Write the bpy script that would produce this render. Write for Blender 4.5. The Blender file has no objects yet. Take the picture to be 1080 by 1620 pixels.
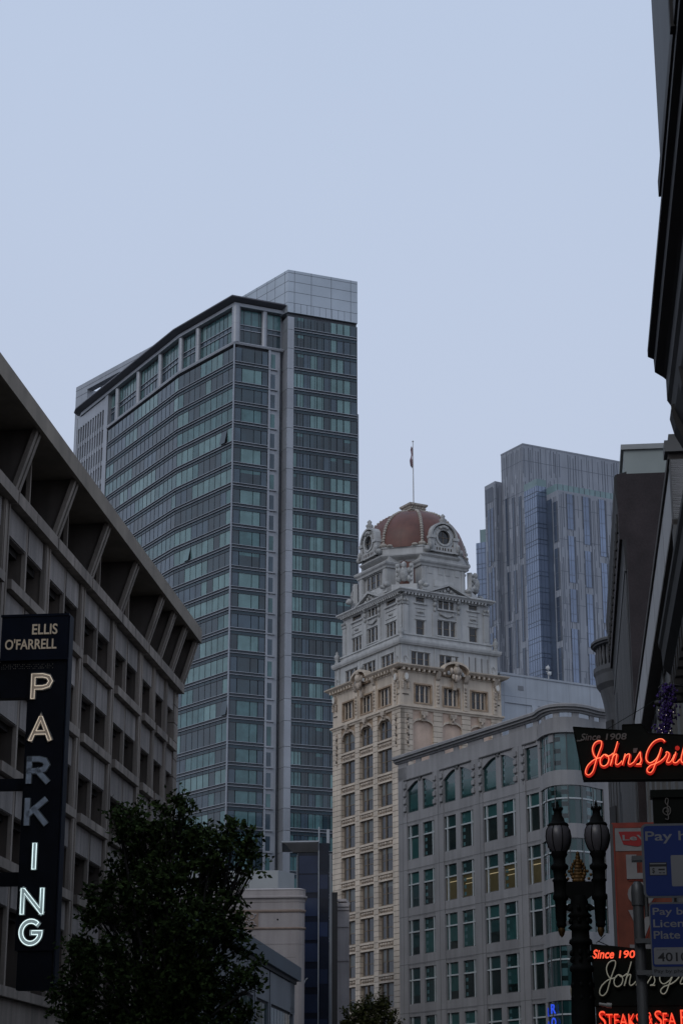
import bpy, math, random
from mathutils import Vector, Matrix, noise as mnoise
R = math.radians
S = bpy.context.scene
# ------------------------------------------------------------------ camera
EYE = 1.7
cd = bpy.data.cameras.new("camera"); cam = bpy.data.objects.new("camera", cd); S.collection.objects.link(cam)
cam.location = (0, 0, EYE); cam.rotation_euler = (R(90 + 17.9), 0, 0)
cd.sensor_fit = 'VERTICAL'; cd.sensor_height = 24.0; cd.lens = 24.0 * 3100.0 / 1620.0
cd.clip_start = 0.1; cd.clip_end = 6000
S.camera = cam
# ------------------------------------------------------------------ sky
w = bpy.data.worlds.new("World"); S.world = w; w.use_nodes = True
nt = w.node_tree; nt.nodes.clear()
out = nt.nodes.new('ShaderNodeOutputWorld'); bg = nt.nodes.new('ShaderNodeBackground')
sky = nt.nodes.new('ShaderNodeTexSky'); sky.sky_type = 'NISHITA'; sky.sun_disc = False
SUN_EL, SUN_AZ = 38, 215            # azimuth clockwise from +Y
sky.sun_elevation = R(SUN_EL); sky.sun_rotation = R(SUN_AZ); sky.air_density = 1.2; sky.dust_density = 3.0
tc = nt.nodes.new('ShaderNodeTexCoord'); nz = nt.nodes.new('ShaderNodeTexNoise')
nz.inputs['Scale'].default_value = 1.6; nz.inputs['Detail'].default_value = 3
sep = nt.nodes.new('ShaderNodeSeparateXYZ')
ramp = nt.nodes.new('ShaderNodeValToRGB')      # overcast layer: paler towards the horizon
ramp.color_ramp.elements[0].position = 0.0; ramp.color_ramp.elements[0].color = (5.45, 5.92, 7.2, 1)
ramp.color_ramp.elements[1].position = 0.62; ramp.color_ramp.elements[1].color = (5.0, 5.98, 7.78, 1)
mul = nt.nodes.new('ShaderNodeMixRGB'); mul.blend_type = 'MULTIPLY'; mul.inputs[0].default_value = 1
cr2 = nt.nodes.new('ShaderNodeMapRange'); cr2.inputs[1].default_value = .3; cr2.inputs[2].default_value = .7
cr2.inputs[3].default_value = .955; cr2.inputs[4].default_value = 1.04
mx = nt.nodes.new('ShaderNodeMixRGB'); mx.inputs[0].default_value = 0.93
L = nt.links.new
L(tc.outputs['Generated'], sep.inputs[0]); L(sep.outputs[2], ramp.inputs[0])
L(tc.outputs['Generated'], nz.inputs['Vector']); L(nz.outputs[0], cr2.inputs[0])
L(ramp.outputs[0], mul.inputs[1]); L(cr2.outputs[0], mul.inputs[2])
L(sky.outputs[0], mx.inputs[1]); L(mul.outputs[0], mx.inputs[2])
L(mx.outputs[0], bg.inputs[0]); bg.inputs[1].default_value = 0.10
L(bg.outputs[0], out.inputs[0])
# ------------------------------------------------------------------ soft overcast sun
ld = bpy.data.lights.new("sun", 'SUN'); ld.energy = 0.5; ld.angle = R(25); ld.color = (1, .96, .9)
sun = bpy.data.objects.new("sun", ld); S.collection.objects.link(sun)
sd = Vector((math.sin(R(SUN_AZ)) * math.cos(R(SUN_EL)), math.cos(R(SUN_AZ)) * math.cos(R(SUN_EL)), math.sin(R(SUN_EL))))
sun.rotation_euler = sd.to_track_quat('Z', 'Y').to_euler(); sun.location = (0, -20, 60)
S.view_settings.view_transform = 'Standard'; S.view_settings.look = 'None'
S.view_settings.exposure = 0; S.view_settings.gamma = 1
S.cycles.max_bounces = 6

# ================================================================== helpers
def dirv(a): return Vector((math.sin(R(a)), math.cos(R(a))))
class Face:
    """vertical frame: u left to right as seen from outside, o outwards, z up"""
    def __init__(s, p, d):
        s.p = Vector(p); s.d = Vector(d).normalized(); s.inn = Vector((-s.d.y, s.d.x))
    def pt(s, u, o, z):
        v = s.p + s.d * u - s.inn * o
        return (v.x, v.y, z)
    def sub(s, u, o=0): return Face(Vector(s.pt(u, o, 0)[:2]), s.d)
    def turn(s, u, o, ang):     # new face whose origin sits at (u, o), direction turned ccw by ang degrees
        c, n = math.cos(R(ang)), math.sin(R(ang)); d = s.d
        return Face(Vector(s.pt(u, o, 0)[:2]), (d.x * c - d.y * n, d.x * n + d.y * c))
class MB:
    def __init__(s): s.v = []; s.f = []; s.m = []; s.sm = []
    def add(s, vs, fs, mi=0, smooth=False):
        b = len(s.v); s.v += [tuple(v) for v in vs]
        for f in fs: s.f.append([i + b for i in f]); s.m.append(mi); s.sm.append(smooth)
    def box(s, F, u0, u1, o0, o1, z0, z1, mi=0):
        if u0 > u1: u0, u1 = u1, u0
        if o0 > o1: o0, o1 = o1, o0
        P = F.pt
        s.add([P(u0,o0,z0),P(u1,o0,z0),P(u1,o1,z0),P(u0,o1,z0),P(u0,o0,z1),P(u1,o0,z1),P(u1,o1,z1),P(u0,o1,z1)],
              [(0,1,2,3),(7,6,5,4),(0,4,5,1),(1,5,6,2),(2,6,7,3),(3,7,4,0)], mi)
    def quad(s, F, u0, u1, o, z0, z1, mi=0):
        P = F.pt; s.add([P(u0,o,z0),P(u1,o,z0),P(u1,o,z1),P(u0,o,z1)], [(0,1,2,3)], mi)
    def prism(s, F, uz, o0, o1, mi=0, smooth=False):   # polygon in (u,z), extruded in o
        n = len(uz)
        vs = [F.pt(u, o1, z) for u, z in uz] + [F.pt(u, o0, z) for u, z in uz]
        s.add(vs, [tuple(range(n)), tuple(range(2*n-1, n-1, -1))], mi)
        s.add(vs, [(i, i+n, (i+1)%n+n, (i+1)%n) for i in range(n)], mi, smooth)
    def oz(s, F, oz, u0, u1, mi=0):     # profile in (o,z), extruded along u
        n = len(oz)
        vs = [F.pt(u0, o, z) for o, z in oz] + [F.pt(u1, o, z) for o, z in oz]
        s.add(vs, [tuple(range(n)), tuple(range(2*n-1, n-1, -1))] + [(i, i+n, (i+1)%n+n, (i+1)%n) for i in range(n)], mi)
    def plan(s, poly, z0, z1, mi=0):
        n = len(poly)
        vs = [(x, y, z0) for x, y in poly] + [(x, y, z1) for x, y in poly]
        s.add(vs, [tuple(range(n-1,-1,-1)), tuple(range(n, 2*n))] + [(i, (i+1)%n, (i+1)%n+n, i+n) for i in range(n)], mi)
    def sweep(s, path, prof, closed=False, mi=0, cap=True, smooth=False):
        """profile (o,z) swept along a plan path; o is to the right of the travel direction"""
        n = len(path); P = [Vector(p) for p in path]; rings = []
        for i in range(n):
            a = P[(i-1) % n] if (closed or i > 0) else None
            b = P[(i+1) % n] if (closed or i < n-1) else None
            d1 = (P[i]-a).normalized() if a is not None else (b-P[i]).normalized()
            d2 = (b-P[i]).normalized() if b is not None else d1
            n1 = Vector((d1.y, -d1.x)); n2 = Vector((d2.y, -d2.x))
            m = (n1+n2); m = m.normalized() if m.length > 1e-6 else n1
            k = 1.0 / max(0.35, m.dot(n1))
            rings.append([(P[i].x + m.x*o*k, P[i].y + m.y*o*k, z) for o, z in prof])
        k = len(prof); vs = [v for r in rings for v in r]; fs = []
        for i in range(n if closed else n-1):
            j = (i+1) % n
            for q in range(k): fs.append((i*k+q, j*k+q, j*k+(q+1)%k, i*k+(q+1)%k))
        s.add(vs, fs, mi, smooth)
        if cap and not closed: s.add(vs, [tuple(range(k-1,-1,-1)), tuple(range((n-1)*k, n*k))], mi)
    def lathe(s, c, prof, n=16, mi=0, smooth=True, sx=1, sy=1, rot=0, cap=True):   # prof: (r,z)
        vs = []; k = len(prof)
        for r, z in prof:
            for i in range(n):
                a = 2*math.pi*i/n + rot; vs.append((c[0]+r*sx*math.cos(a), c[1]+r*sy*math.sin(a), c[2]+z))
        fs = [(j*n+i, j*n+(i+1)%n, (j+1)*n+(i+1)%n, (j+1)*n+i) for j in range(k-1) for i in range(n)]
        s.add(vs, fs, mi, smooth)
        if cap: s.add(vs, [tuple(range(n-1,-1,-1)), tuple(range((k-1)*n, k*n))], mi)
    def tube(s, pts, r, n=6, mi=0, r2=None, cap=True):
        pts = [Vector(p) for p in pts]; m = len(pts); vs = []; up = None
        for i, p in enumerate(pts):
            t = (pts[min(i+1, m-1)] - pts[max(i-1, 0)])
            t = t.normalized() if t.length > 1e-9 else Vector((0,0,1))
            if up is None: up = Vector((0,0,1)) if abs(t.z) < .9 else Vector((1,0,0))
            x = up.cross(t); x = x.normalized() if x.length > 1e-6 else Vector((1,0,0)); y = t.cross(x); up = y
            rr = r if r2 is None else r + (r2-r)*i/max(1, m-1)
            for j in range(n):
                a = 2*math.pi*j/n; vs.append(p + x*math.cos(a)*rr + y*math.sin(a)*rr)
        s.add(vs, [(i*n+j, i*n+(j+1)%n, (i+1)*n+(j+1)%n, (i+1)*n+j) for i in range(m-1) for j in range(n)], mi, True)
        if cap: s.add(vs, [tuple(range(n-1,-1,-1)), tuple(range((m-1)*n, m*n))], mi)
    def blob(s, c, rx, ry, rz, n=8, m=6, mi=0, jit=0, rnd=None):
        prof = []; vs = []
        for j in range(m+1):
            t = math.pi*j/m
            for i in range(n):
                a = 2*math.pi*i/n; k = 1 + (rnd.uniform(-jit, jit) if rnd else 0)
                vs.append((c[0]+rx*k*math.sin(t)*math.cos(a), c[1]+ry*k*math.sin(t)*math.sin(a), c[2]-rz*k*math.cos(t)))
        s.add(vs, [(j*n+i, j*n+(i+1)%n, (j+1)*n+(i+1)%n, (j+1)*n+i) for j in range(m) for i in range(n)], mi, True)
    def build(s, name, mats, parent=None, loc=None):
        if not isinstance(mats, (list, tuple)): mats = [mats]
        me = bpy.data.meshes.new(name)
        b = Vector(parent['_w']) if parent is not None else Vector(loc or (0,0,0))
        me.from_pydata([tuple(Vector(v) - b) for v in s.v], [], s.f)
        for m in mats: me.materials.append(m)
        me.polygons.foreach_set('material_index', s.m); me.polygons.foreach_set('use_smooth', s.sm)
        me.validate(); me.update()
        o = bpy.data.objects.new(name, me); S.collection.objects.link(o)
        if parent is not None: o.parent = parent; o['_w'] = parent['_w']
        else: o.location = b; o['_w'] = tuple(b)
        return o
def tag(o, label=None, cat=None, group=None, kind=None):
    if label: o['label'] = label
    if cat: o['category'] = cat
    if group: o['group'] = group
    if kind: o['kind'] = kind
    return o
def thing(name, loc, label, cat, group=None):
    o = bpy.data.objects.new(name, None); S.collection.objects.link(o); o.location = loc; o['_w'] = tuple(loc)
    o.empty_display_size = .5
    return tag(o, label, cat, group)
def part_tree_copy(o, parent=None, off=None):
    c = o.copy(); S.collection.objects.link(c); c.parent = parent
    for ch in list(o.children): part_tree_copy(ch, c)
    return c

# ---- materials
def mat(name, col, rough=.8, var=.12, scale=.6, bump=0, metal=0, streak=0, spec=.5, fine=0, emit=None, es=1, coat=0, isl=.10):
    m = bpy.data.materials.new(name); m.use_nodes = True; t = m.node_tree; b = t.nodes['Principled BSDF']
    b.inputs['Roughness'].default_value = rough; b.inputs['Metallic'].default_value = metal
    b.inputs['Specular IOR Level'].default_value = spec
    if coat: b.inputs['Coat Weight'].default_value = coat; b.inputs['Coat Roughness'].default_value = .05
    c4 = (*col, 1); b.inputs['Base Color'].default_value = c4
    if emit: b.inputs['Emission Color'].default_value = (*emit, 1); b.inputs['Emission Strength'].default_value = es
    if var or streak or fine:
        g = t.nodes.new('ShaderNodeNewGeometry'); cur = None
        def layer(scale, amt, vec=None, detail=4):
            nonlocal cur
            n = t.nodes.new('ShaderNodeTexNoise'); n.inputs['Scale'].default_value = scale; n.inputs['Detail'].default_value = detail
            if vec:
                mp = t.nodes.new('ShaderNodeMapping'); mp.inputs['Scale'].default_value = vec
                t.links.new(g.outputs['Position'], mp.inputs[0]); t.links.new(mp.outputs[0], n.inputs['Vector'])
            else: t.links.new(g.outputs['Position'], n.inputs['Vector'])
            r = t.nodes.new('ShaderNodeMapRange'); r.inputs[1].default_value = .32; r.inputs[2].default_value = .68
            r.inputs[3].default_value = 1-amt; r.inputs[4].default_value = 1+amt*.6
            t.links.new(n.outputs[0], r.inputs[0])
            mm = t.nodes.new('ShaderNodeMixRGB'); mm.blend_type = 'MULTIPLY'; mm.inputs[0].default_value = 1
            if cur: t.links.new(cur, mm.inputs[1])
            else: mm.inputs[1].default_value = c4
            t.links.new(r.outputs[0], mm.inputs[2]); cur = mm.outputs[0]; return n
        n0 = layer(scale, var)
        if streak: layer(1.0, streak, (2.2, 2.2, .12), 3)
        if fine: layer(14, fine)
        if isl:
            r = t.nodes.new('ShaderNodeMapRange'); r.inputs[3].default_value = 1-isl; r.inputs[4].default_value = 1+isl*.6
            t.links.new(g.outputs['Random Per Island'], r.inputs[0])
            mm = t.nodes.new('ShaderNodeMixRGB'); mm.blend_type = 'MULTIPLY'; mm.inputs[0].default_value = 1
            t.links.new(cur, mm.inputs[1]); t.links.new(r.outputs[0], mm.inputs[2]); cur = mm.outputs[0]
        t.links.new(cur, b.inputs['Base Color'])
        if bump:
            n2 = t.nodes.new('ShaderNodeTexNoise'); n2.inputs['Scale'].default_value = 9; t.links.new(g.outputs['Position'], n2.inputs['Vector'])
            bp = t.nodes.new('ShaderNodeBump'); bp.inputs['Strength'].default_value = bump; bp.inputs['Distance'].default_value = .02
            t.links.new(n2.outputs[0], bp.inputs['Height']); t.links.new(bp.outputs[0], b.inputs['Normal'])
    return m
def glass(name, col, rough=.06, var=.25, scale=.35, metal=0, spec=.6, warp=.15):
    """glazing seen from the street: opaque room behind, glossy pane, slightly wavy"""
    m = mat(name, col, rough, var, scale, metal=metal, spec=spec, isl=.22)
    t = m.node_tree; b = t.nodes['Principled BSDF']; g = t.nodes.new('ShaderNodeNewGeometry')
    n = t.nodes.new('ShaderNodeTexNoise'); n.inputs['Scale'].default_value = .5; t.links.new(g.outputs['Position'], n.inputs['Vector'])
    bp = t.nodes.new('ShaderNodeBump'); bp.inputs['Strength'].default_value = warp; bp.inputs['Distance'].default_value = .06
    t.links.new(n.outputs[0], bp.inputs['Height']); t.links.new(bp.outputs[0], b.inputs['Normal'])
    return m

# ---- a set of windows on one building: the 100 largest in view are parts, the rest one part
def px_score(F, u0, u1, z0, z1):
    c = Vector(F.pt((u0+u1)/2, 0, (z0+z1)/2)) - Vector((0,0,EYE))
    nrm = Vector((-F.inn.x, -F.inn.y, 0)); k = max(0, -c.normalized().dot(nrm))
    a, b = R(17.9), c
    f = b.y*math.cos(a) + b.z*math.sin(a); x = 540 + 3100*b.x/f; y = 810 - 3100*(-b.y*math.sin(a) + b.z*math.cos(a))/f
    inn = 1 if (-20 < x < 1100 and -20 < y < 1640) else .001
    return (u1-u0)*(z1-z0)*k/c.length_squared*inn
class Wins:
    def __init__(s, parent, name, mats, sub='pane', submats=None, cap=100):
        s.p = parent; s.n = name; s.mats = mats; s.sub = sub; s.sm = submats or mats; s.items = []; s.cap = cap
    def add(s, fn, F, u0, u1, z0, z1, **k): s.items.append((px_score(F, u0, u1, z0, z1), fn, F, u0, u1, z0, z1, k))
    def done(s):
        it = sorted(s.items, key=lambda q: -q[0]); rest = (MB(), MB())
        for i, (sc, fn, F, u0, u1, z0, z1, k) in enumerate(it):
            if i < s.cap:
                a, b = MB(), MB(); fn(a, b, F, u0, u1, z0, z1, **k)
                if not a.v: a, b = b, a; o = a.build(s.n, s.sm, s.p)
                else: o = a.build(s.n, s.mats, s.p)
                if b.v: b.build(s.sub, s.sm, o)
            else: fn(rest[0], rest[1], F, u0, u1, z0, z1, **k)
        if rest[0].v or rest[1].v:
            if rest[0].v:
                o = tag(rest[0].build(s.n, s.mats, s.p), kind='stuff')
                if rest[1].v: tag(rest[1].build(s.sub, s.sm, o), kind='stuff')
            else: tag(rest[1].build(s.n, s.sm, s.p), kind='stuff')
_tc = {}
def text_geo(s_, bold=0, space=1.0):
    key = (s_, bold, space)
    if key in _tc: return _tc[key]
    cu = bpy.data.curves.new('t', 'FONT'); cu.body = s_; cu.size = 1; cu.offset = bold; cu.resolution_u = 4; cu.space_character = space
    o = bpy.data.objects.new('t', cu); S.collection.objects.link(o); bpy.context.view_layer.update()
    me = o.evaluated_get(bpy.context.evaluated_depsgraph_get()).to_mesh()
    vs = [(v.co.x, v.co.y) for v in me.vertices]; fs = [tuple(p.vertices) for p in me.polygons]
    o.evaluated_get(bpy.context.evaluated_depsgraph_get()).to_mesh_clear()
    bpy.data.objects.remove(o); bpy.data.curves.remove(cu)
    x0 = min(v[0] for v in vs); x1 = max(v[0] for v in vs); y0 = min(v[1] for v in vs); y1 = max(v[1] for v in vs)
    # faces and boundary edges
    ed = {}
    for f in fs:
        for i in range(len(f)):
            a, b = f[i], f[(i+1) % len(f)]
            if (b, a) in ed: ed.pop((b, a))
            else: ed[(a, b)] = 1
    _tc[key] = ([((x-x0)/(x1-x0), (y-y0)/(y1-y0)) for x, y in vs], fs, list(ed), (x1-x0)/(y1-y0)); return _tc[key]
def add_text(mb, F, s_, u0, u1, z0, z1, o0, o1, mi=0, bold=0, shear=0, space=1.0):
    vs, fs, ed, asp = text_geo(s_, bold, space); n = len(vs)
    P = [(u0+(u1-u0)*x + shear*(z1-z0)*y, z0+(z1-z0)*y) for x, y in vs]
    mb.add([F.pt(u, o1, z) for u, z in P] + [F.pt(u, o0, z) for u, z in P],
           fs + [(a, a+n, b+n, b) for a, b in ed], mi)
def smooth_line(pts, k=6):
    out = []; P = [Vector(p) for p in pts]; n = len(P)
    if n < 3: return P
    for i in range(n-1):
        a = P[max(i-1,0)]; b = P[i]; c = P[i+1]; d = P[min(i+2,n-1)]
        for j in range(k):
            t = j/k; out.append(.5*((2*b)+(c-a)*t+(2*a-5*b+4*c-d)*t*t+(3*b-a-3*c+d)*t**3))
    out.append(P[-1]); return out
# ================================================================== ground
AZ = 6.5; E_ = dirv(AZ); NL = Vector((-E_.y, E_.x))            # street direction and its left
def st(al, left): v = E_*al + NL*left; return (v.x, v.y)
asph = mat('asphalt', (.05,.05,.052), .9, .25, .4, bump=.3, fine=.15)
pav = mat('pavement', (.22,.215,.2), .85, .15, .5, fine=.08)
g = MB(); g.add([(-1500,-600,0),(1500,-600,0),(1500,2400,0),(-1500,2400,0)], [(0,1,2,3)]); tag(g.build('ground', asph), kind='structure')
road = MB(); F = Face(st(-40,0), E_)
def strip(mb, a0, a1, l0, l1, z0, z1):
    mb.plan([st(a0,l1), st(a0,l0), st(a1,l0), st(a1,l1)], z0, z1)
strip(road, -60, 112, 1.2, 14.3, -.1, .004); tag(road.build('road', asph), kind='structure')
for l0, l1 in ((14.3, 18.5), (-3.2, 1.2)):
    q = MB(); strip(q, -60, 112, l0, l1, -.1, .14); tag(q.build('sidewalk', pav), kind='structure')
yl = mat('lane_paint', (.75,.73,.66), .7, .2, 1.5)
q = MB()
for i in range(12):
    strip(q, -20+i*11, -17+i*11, 5.4, 5.52, 0, .009); strip(q, -20+i*11, -17+i*11, 9.9, 10.02, 0, .009)
tag(q.build('lane_markings', yl), kind='structure')

# ================================================================== parking garage
conc = mat('garage_concrete', (.275,.232,.195), .85, .22, .35, bump=.3, streak=.34, fine=.08)
conc2 = mat('garage_panel_concrete', (.265,.235,.215), .85, .18, .6, bump=.4, streak=.32, fine=.10)
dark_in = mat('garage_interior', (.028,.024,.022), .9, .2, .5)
rv_ = MB(); GF = Face(st(32, 18.6), E_); A = lambda a: a - 32
gar = thing('parking_garage', (*st(62, 22), 0), 'long brown concrete parking garage with flared roof fins behind the vertical neon sign', 'building')
J = [35.2 + 5.47*k for k in range(10)]      # bay joints 35.2 ... 84.4
J = [84.42 - 5.46*k for k in range(9, -1, -1)]
END = 92.75
w_ = MB()
# piers
def pier(a0, a1, z0=0, z1=22.75):
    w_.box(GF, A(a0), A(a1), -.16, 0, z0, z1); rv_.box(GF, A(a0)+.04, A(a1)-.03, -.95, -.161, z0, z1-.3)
    w_.box(GF, A(a0)+.06, A(a0)+.2, 0, .035, z0, z1-.02); w_.box(GF, A(a1)-.2, A(a1)-.06, 0, .035, z0, z1-.02)
for j in J: pier(j-.72, j-.02)
pier(87.2-.45, 87.2+.05); pier(90.0-.45, 90.0+.05)
for k in range(26):                           # rusticated corner
    z = .05 + k*.88
    w_.box(GF, A(91.85), A(END), -1.3, .0, z, z+.84)
w_.box(GF, A(91.9), A(END-.05), -1.25, -.04, 0, 22.7)
cells = []
for j in J[:-1]: cells += [(j+.16, j+2.36), (j+2.62, j+4.62)]
cells += [(84.62, 86.68), (87.33, 89.5), (90.13, 91.8)]
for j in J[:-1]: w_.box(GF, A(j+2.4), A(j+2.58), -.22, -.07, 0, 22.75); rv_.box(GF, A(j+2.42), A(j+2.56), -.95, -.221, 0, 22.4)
# panels, rows
heads = [21.67, 18.55, 15.44, 12.35, 9.28]; sills = [20.07, 16.94, 13.83, 10.73]
top = 22.75; panels = []
for r_, h in enumerate(heads):
    for a0, a1 in cells:
        panels.append((a0, a1, h, top))
    if r_ < 4: top = sills[r_]-.34

panels.sort(key=lambda p: (p[0] < 50, -p[0]*0)); rest_ = MB()
for i, (a0, a1, h, tp) in enumerate(panels):
    P_ = MB() if i < 99 else rest_
    P_.box(GF, A(a0), A(a1), -.32, -.10, h, tp-.02, 0); P_.box(GF, A(a0)+.05, A(a1)-.05, -.10, -.055, h+.03, tp-.05, 0)
    if i < 99: P_.build('wall_panel', conc2, gar)
if rest_.v: tag(rest_.build('wall_panel', conc2, gar), kind='stuff')
for s_ in sills:
    for a0, a1 in cells:
        w_.box(GF, A(a0)-.13, A(a1)+.1, -.4, .17, s_-.34, s_)
for j in J[:-1]: w_.box(GF, A(j)+.05, A(j)+2.46, -.4, .28, 22.75, 23.2); w_.box(GF, A(j)+2.52, A(j)+5.40, -.4, .28, 22.75, 23.2)
for a0, a1 in ((84.5,87.13),(87.2,89.93),(90.0,END+.02)): w_.box(GF, A(a0), A(a1), -.4, .28, 22.75, 23.2)
w_.box(GF, A(32), A(END), -.4, .22, 6.33, 6.66)
w_.box(GF, A(32), A(END), -1.6, .05, 4.6, 6.30)
w_.box(GF, A(32), A(END)+.02, -1.32, -.42, 22.72, 23.15)
w_.build('wall', conc, gar)
rv_.build('shaded_reveal', mat('garage_reveal_shade', (.115,.092,.076), .9, .25, .6, streak=.3), gar)  # jamb sides behind the concrete face, shade put into a darker brown
# decks and the dark inside
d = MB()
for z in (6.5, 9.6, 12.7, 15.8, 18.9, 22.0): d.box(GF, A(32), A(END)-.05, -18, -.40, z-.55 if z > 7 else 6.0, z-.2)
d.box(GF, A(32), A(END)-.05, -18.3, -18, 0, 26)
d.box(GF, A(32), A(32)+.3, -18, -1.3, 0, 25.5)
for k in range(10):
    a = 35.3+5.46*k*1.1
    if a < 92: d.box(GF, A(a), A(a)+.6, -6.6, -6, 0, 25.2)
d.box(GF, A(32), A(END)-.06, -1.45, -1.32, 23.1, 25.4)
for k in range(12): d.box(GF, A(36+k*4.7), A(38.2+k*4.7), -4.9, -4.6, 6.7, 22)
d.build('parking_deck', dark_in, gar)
ew = MB(); ew.box(GF, A(END)-.3, A(END)-.02, -18.3, -1.3, 0, 25.4); ew.build('end_wall', conc, gar)
# roof: slab, fascia, flared fins
r = MB()
r.box(GF, A(32), A(END)+.12, -18.5, .98, 25.42, 25.62)
r.box(GF, A(32), A(END)+.14, .9, 1.06, 25.32, 26.02); r.box(GF, A(32), A(END)+.14, .74, .9, 25.5, 25.82)
r.box(GF, A(END)-.04, A(END)+.145, -18.5, .899, 25.32, 26.02)
rm = mat('garage_roof_edge', (.25,.21,.165), .85, .2, .8, streak=.1)
r.build('roof', rm, gar)
dark_infill = mat('dark_fin_infill', (.10,.082,.07), .7, .25, .8, streak=.2)  # fin sides in a darker brown than the ribs
for j in J[1:] + [87.2, 90.0, END]:
    f = MB()
    for o_ in (-.30, .06):
        f.oz(GF, [(.05,23.2),(.22,23.2),(.92,25.42),(.75,25.42)], A(j)+o_-.02, A(j)+o_+.2)
    fo = f.build('roof_fin', conc, gar); f = MB()
    f.oz(GF, [(-1.3,23.2),(.04,23.2),(.70,25.40),(-1.3,25.40)], A(j)-.20, A(j)+.12); f.build('fin_infill', dark_infill, fo)
for j in J[:-1]: m_ = MB(); m_.box(GF, A(j)+2.44, A(j)+2.56, -.2, -.05, 23.2, 25.4); m_.build('mullion', conc, gar)
# lamps under the decks, barrier rails
lampw = mat('tube_lamp', (.9,.85,.7), .5, 0, emit=(1,.9,.7), es=2.2)
warm = mat('warm_lamp', (.9,.7,.4), .5, 0, emit=(1,.72,.38), es=.5)
for a, z, dp, mm, l in ((80.4,18.5,-2.2,lampw,.5),(62.2,15.3,-1.9,warm,.35),(74.6,12.2,-1.8,warm,.5),(70.6,9.1,-2.0,lampw,.6),(60.9,12.1,-1.7,warm,.6),
                     (69.2,21.5,-1.9,lampw,.4),(85.6,15.35,-2.0,lampw,.35),(58.2,9.1,-2.1,lampw,.7),(65.0,12.15,-2.4,warm,.5),(81.2,9.15,-2.6,warm,.4)):
    q = MB(); q.box(GF, A(a), A(a)+l, dp-.12, dp, z-.12, z-.05); q.build('ceiling_lamp', mm, gar)
rl = MB(); railm = mat('barrier_rail', (.12,.11,.1), .6, .2, 2)
for z in (6.66, 10.73, 13.83, 16.94, 20.07):
    for h in (.35, .7): rl.box(GF, A(33), A(END)-.9, -1.36, -1.32, z+h, z+h+.05)
rl.build('barrier_rail', railm, gar)

# ================================================================== neon blade sign on the garage
SA = 57.0; SF = Face(st(SA, 18.6), -NL)        # u = 18.6 - left ; outward = towards camera
U = lambda l: 18.6 - l
blk = mat('sign_black', (.006,.007,.011), .6, .3, 2, spec=.15)
navy = mat('sign_navy', (.006,.009,.018), .6, .25, 2, spec=.15)
sg = thing('neon_sign', (*st(SA, 15.5), 5.9), 'tall black vertical parking sign with neon letters fixed to the brown concrete garage', 'sign')
c_ = MB(); c_.box(SF, U(16.1), U(14.93), -.45, 0, 7.1, 15.8)
c_.box(SF, U(16.02), U(14.98), -.40, -.05, 5.98, 7.1); c_.build('sign_case', blk, sg)
c_ = MB(); c_.box(SF, U(17.0), U(14.92), -.5, .06, 15.83, 17.22)
c_.box(SF, U(17.03), U(14.89), -.53, .09, 17.18, 17.25); c_.box(SF, U(17.03), U(14.89), -.53, .09, 15.80, 15.86)
hd = c_.build('header_box', navy, sg)
c_ = MB(); c_.box(SF, U(14.91), U(14.87), -.46, .01, 6.0, 17.2); c_.build('side_panel', navy, sg)
for o0, o1, z0, z1 in ((-.42,-.06,14.66,15.78),(-.35,-.15,11.85,12.2),(-.35,-.15,9.0,9.4)):
    br = MB(); br.box(SF, U(18.6), U(16.1), o0, o1, z0, z1); br.build('bracket', blk, sg)
grl = MB(); gm = mat('grille_dots', (.35,.3,.22), .5, .5, 5)
for i in range(30):
    for k in range(3):
        if (i*7+k*5) % 11 < 8: grl.box(SF, U(16.95-i*.055)-.008, U(16.95-i*.055)+.008, .0, .012, 15.55+k*.06, 15.565+k*.06)
tag(grl.build('grille', gm, sg), kind='stuff')
cream = mat('letter_cream', (.62,.50,.36), .6, .1, 3, emit=(.62,.50,.36), es=.10)
q = MB(); add_text(q, SF, "ELLIS", U(16.03), U(15.24), 16.60, 16.93, .06, .085, bold=.012); q.build('lettering', cream, hd)
q = MB(); add_text(q, SF, "O'FARRELL", U(16.86), U(15.25), 16.14, 16.47, .06, .085, bold=.012); q.build('lettering', cream, hd)
# channel letters with tubes
def letter_strokes(ch):      # centre lines in a unit box
    if ch == 'P': return [[(0,0),(0,1)],[(0,1),(.5,1),(.8,.93),(.93,.72),(.8,.5),(.5,.43),(0,.43)]]
    if ch == 'A': return [[(0,0),(.5,1),(1,0)],[(.2,.3),(.8,.3)]]
    if ch == 'R': return [[(0,0),(0,1)],[(0,1),(.5,1),(.8,.93),(.93,.74),(.8,.53),(.5,.46),(0,.46)],[(.45,.46),(.95,0)]]
    if ch == 'K': return [[(0,0),(0,1)],[(.9,1),(.05,.38)],[(.35,.62),(.95,0)]]
    if ch == 'I': return [[(.5,0),(.5,1)]]
    if ch == 'N': return [[(0,0),(0,1)],[(0,1),(1,0)],[(1,0),(1,1)]]
    if ch == 'G': return [[(.5+.5*math.cos(R(a)), .5+.5*math.sin(R(a))) for a in range(48, 361, 14)][:-1]+[(1,.48),(.58,.48)]]
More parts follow.
